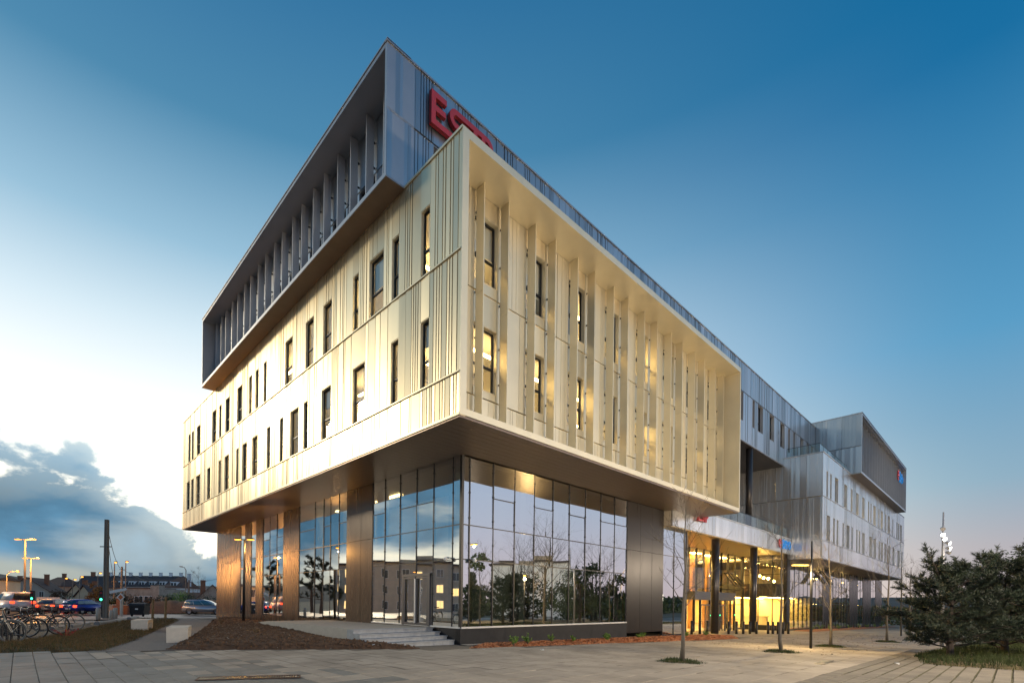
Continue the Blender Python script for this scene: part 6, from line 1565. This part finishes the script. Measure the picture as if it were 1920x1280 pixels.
# bank of dug earth behind the parked car, wooded hills on the skyline
a = MB(); n = 26; m_ = 8
for i in range(n + 1):
    for j in range(m_ + 1):
        u, v = i / n, j / m_; px = 262 + 160 * u; p = spot(px, 60 + 9 * v)
        h = 2.0 * math.sin(PI * min(1, v * .75 + .02)) * min(1, u * 6 + .1) * (1 + .25 * mnoise.noise((u * 9, v * 4, 1)) + .12 * mnoise.noise((u * 30, v * 12, 4)))
        a.v.append((p.x, p.y, gz(p.x, p.y) - .1 + max(0, h)))
for i in range(n):
    for j in range(m_):
        k = i * (m_ + 1) + j; a.f.append((k, k + m_ + 1, k + m_ + 2, k + 1)); a.mi.append(0)
tag(a.build('earth_bank', 'soil', None, True), kind='structure')
mat('far_hills', (.030, .042, .046), 1, noise=.3, nscale=.02)
a = MB(); n = 160
for i in range(n + 1):
    an = math.radians(60 + 330 * i / n) if False else math.radians(-40 + 260 * i / n); R1 = 1500
    h = 52 + 22 * mnoise.noise((math.cos(an) * 3, math.sin(an) * 3, 2)) + 9 * mnoise.noise((math.cos(an) * 14, math.sin(an) * 14, 5)) + 3 * mnoise.noise((math.cos(an) * 70, math.sin(an) * 70, 5))
    h *= .45 + .55 * max(0, min(1, (math.degrees(an) - 55) / 40))
    for R_, hh in ((R1 - 500, -4), (R1, h), (R1 + 600, h * .8)): a.v.append((CX + R_ * math.cos(an), CY + R_ * math.sin(an), hh))
for i in range(n):
    for j in range(2): k = i * 3 + j; a.f.append((k, k + 3, k + 4, k + 1)); a.mi.append(0)
tag(a.build('hills', 'far_hills', None, True), kind='structure')

# ---------- what stands across the street and behind, seen mirrored in the glass
mat('office_stone', (.52, .43, .33), .85, noise=.2, nscale=.8)
def office(loc, rz, w, d, storeys, label, wall, seed, sh=3.3, bay=3.4, litp=.25, name='office_block'):
    t = thing(name, label, 'building', loc, rz); r = random.Random(seed); H_ = storeys * sh + .8
    a = MB(); a.box(-w / 2, 0, -2, w / 2, d, H_); a.build('wall', wall, t)
    a = MB(); a.box(-w / 2 - .5, -.5, H_, w / 2 + .5, d + .5, H_ + .35); a.build('cornice', 'roof_slate', t)
    a = MB(); a.box(-w * .2, d * .3, H_ + .35, w * .15, d * .8, H_ + 1.5); a.build('roof_hut', 'office_stone', t)
    n = int(w / bay)
    for j in range(storeys):
        b = MB(); b.box(-w / 2, -.08, j * sh + .55, w / 2, -.002, j * sh + .72); b.build('string_course', 'concrete', t)
        for i in range(n):
            x = -w / 2 + w * (i + .5) / n; z = j * sh + 1.0
            f = MB(); f.box(x - .75, -.06, z, x + .75, -.003, z + 1.75); wn = f.build('window', 'white', t)
            g = MB(); g.box(x - .67, -.075, z + .08, x - .03, -.062, z + 1.67); g.box(x + .03, -.075, z + .08, x + .67, -.062, z + 1.67); g.build('pane', 'window_lit' if r.random() < litp else 'glass_dark', wn)
    return t
def mirrored_x(px, dep): p = spot(px, dep); return Vector((2 * 2.795 - p.x, p.y, 0))
def mirrored_y(px, dep): p = spot(px, dep); return Vector((p.x, 2 * 2.795 - p.y, 0))
p = mirrored_x(795, 104); office((p.x, p.y, gz(p.x, p.y)), math.radians(36), 34, 14, 3, 'stone office block with some lit windows across the street, mirrored in the corner glass', 'office_stone', 4)
p = mirrored_y(1005, 120); office((p.x, p.y, -.5), math.radians(-125) + PI / 1, 16, 12, 3, 'pale rendered block behind the forecourt trees, mirrored in the long glass front', 'render_white', 9, litp=.1)
for k, (px, dep, h, w_, lab) in enumerate(((512, 96, 11.5, 8.0, 'tall open pine across the street, mirrored in the third glass bay'), (590, 93, 11.0, 8.5, 'broad tall pine across the street, mirrored in the wide glass bay'), (632, 100, 8.0, 5.5, 'smaller pine right of the broad pine across the street'))):
    p = mirrored_x(px, dep); pine((p.x, p.y, gz(p.x, p.y) - .2), h, w_, 80 + k, lab, 22, .30, .6, tufts=.35, L=.55, w=.05, kids=4, group='pines across the street')
for k, (px, dep, h, w_, lab) in enumerate(((888, 62, 8.6, 5.0, 'dark conifer behind the forecourt, mirrored by the glass corner'), (985, 66, 6.5, 8.0, 'dark leafy tree under the bare crown, mirrored in the long front'), (1110, 62, 7.2, 7.0, 'dark dense tree mirrored before the dark pier'), (1165, 60, 6.2, 5.0, 'dark round tree mirrored next to the dark pier'), (1060, 70, 5.8, 8.0, 'low dark tree mirrored in the middle of the long front'))):
    p = mirrored_y(px, dep); leafy((p.x, p.y, gz(p.x, p.y) - .2), h, w_, 120 + k, lab, n=1900, ls=.2, zmin=.02)
for k, (px, dep, h, lab) in enumerate(((1020, 58, 10.5, 'big bare tree with a wide crown, mirrored in the long glass front'), (1120, 64, 8.8, 'bare tree with a thin crown, mirrored left of the dark pier'), (975, 60, 8.6, 'bare tree mirrored nearer the glass corner'), (1590, 90, 9.0, 'bare tree mirrored in the wing glass'))):
    p = mirrored_y(px, dep); bare_tree((p.x, p.y, gz(p.x, p.y) - .2), h, 140 + k, lab, 'big bare trees behind the forecourt', .22, .22, 18, 'bark_dark', 2, .42)

# lit street lamps along the forecourt, outside the view but mirrored in the long glass front; the fourth is added to brighten the wing
for k, (x, y, lab) in enumerate(((-4, -17, 'lit yellow street lamp beside the forecourt, nearest the street'), (9, -18.5, 'lit yellow street lamp in the middle of the forecourt edge'), (24, -20, 'lit yellow street lamp at the far side of the forecourt'), (56, -19, 'added yellow street lamp, out of view, that brightens the silver wing'))):
    t = thing('street_lamp', lab, 'street lamp', (x, y, gz(x, y)), PI / 2, 'lit street lamps along the forecourt edge')
    a = MB(); a.tube([(0, 0, 0), (0, 0, 7.2), (.4, 0, 7.6), (1.2, 0, 7.7)], [.08, .07, .05, .04], 8); a.build('pole', 'pole_grey', t)
    a = MB(); a.box(1.0, -.15, 7.66, 1.75, .15, 7.76); hd = a.build('lamp_head', 'pole_grey', t); a = MB(); a.box(1.03, -.13, 7.61, 1.72, .13, 7.658); a.build('lamp_lens', 'street_yellow', hd)
    glow((x, y + 1.4, gz(x, y) + 7.45), (3000, 5600, 5200, 6500)[k], (1, .80, .58))

for px, dep, z in ((46, 47.0, 7.0), (57, 55.5, 6.2), (12, 59, 4.6)):
    p = spot(px, dep) + rgt * .75 - fwd * .3; glow((p.x, p.y, z), 1500, (1, .42, .10))

# belt of dark trees across the road, mirrored in the wing and porch glass
a = MB(); r = random.Random(77)
for k in range(14000):
    x = r.uniform(8, 420); y = -72 + r.uniform(-4, 4) - .04 * x
    hmax = 6.5 + 3.0 * mnoise.noise((x * .07, 2, 5)) + 1.8 * mnoise.noise((x * .3, 7, 1)); z = hmax * r.random() ** .8 - 2
    u = Vector((r.uniform(-1, 1), r.uniform(-1, 1), r.uniform(-1, 1))).normalized() * r.uniform(.3, .75); v = u.orthogonal().normalized() * .4; p = Vector((x, y, z)); a.quad(p - u, p - v, p + u, p + v)
tag(a.build('tree_belt', 'leaf_dark'), kind='stuff')

# overgrown hedge and scrub closing the view beyond the forecourt
a = MB(); b_ = MB(); r = random.Random(78)
for k in range(9000):
    px = r.uniform(1640, 2250); dp = 88 + r.uniform(0, 9); p = spot(px, dp)
    hmax = 3.6 + 1.6 * mnoise.noise((px * .012, 2, 5)) + .8 * mnoise.noise((px * .06, 7, 1)); z = gz(p.x, p.y) + hmax * r.random() ** .8
    u = Vector((r.uniform(-1, 1), r.uniform(-1, 1), r.uniform(-1, 1))).normalized() * r.uniform(.15, .38); v = u.orthogonal().normalized() * .2; p = Vector((p.x, p.y, z)); (a if r.random() < .6 else b_).quad(p - u, p - v, p + u, p + v)
tag(a.build('scrub', 'leaf_dark'), kind='stuff'); tag(b_.build('scrub', 'leaf_brown'), kind='stuff')
# street lamp added out of view to light the front of the stone office
p = mirrored_x(770, 82); t = thing('street_lamp', 'added street lamp lighting the front of the stone office block, mirrored in the corner glass', 'street lamp', (p.x, p.y, gz(p.x, p.y)))
a = MB(); a.tube([(0, 0, 0), (0, 0, 6.5)], [.09, .05], 8); a.build('pole', 'pole_grey', t); a = MB(); a.box(-.4, -.15, 6.5, .4, .15, 6.62); hd = a.build('lamp_head', 'pole_grey', t); a = MB(); a.box(-.36, -.13, 6.42, .36, .13, 6.498); a.build('lamp_lens', 'street_orange', hd)
glow((p.x, p.y, 6.2), 20000, (1, .70, .42))
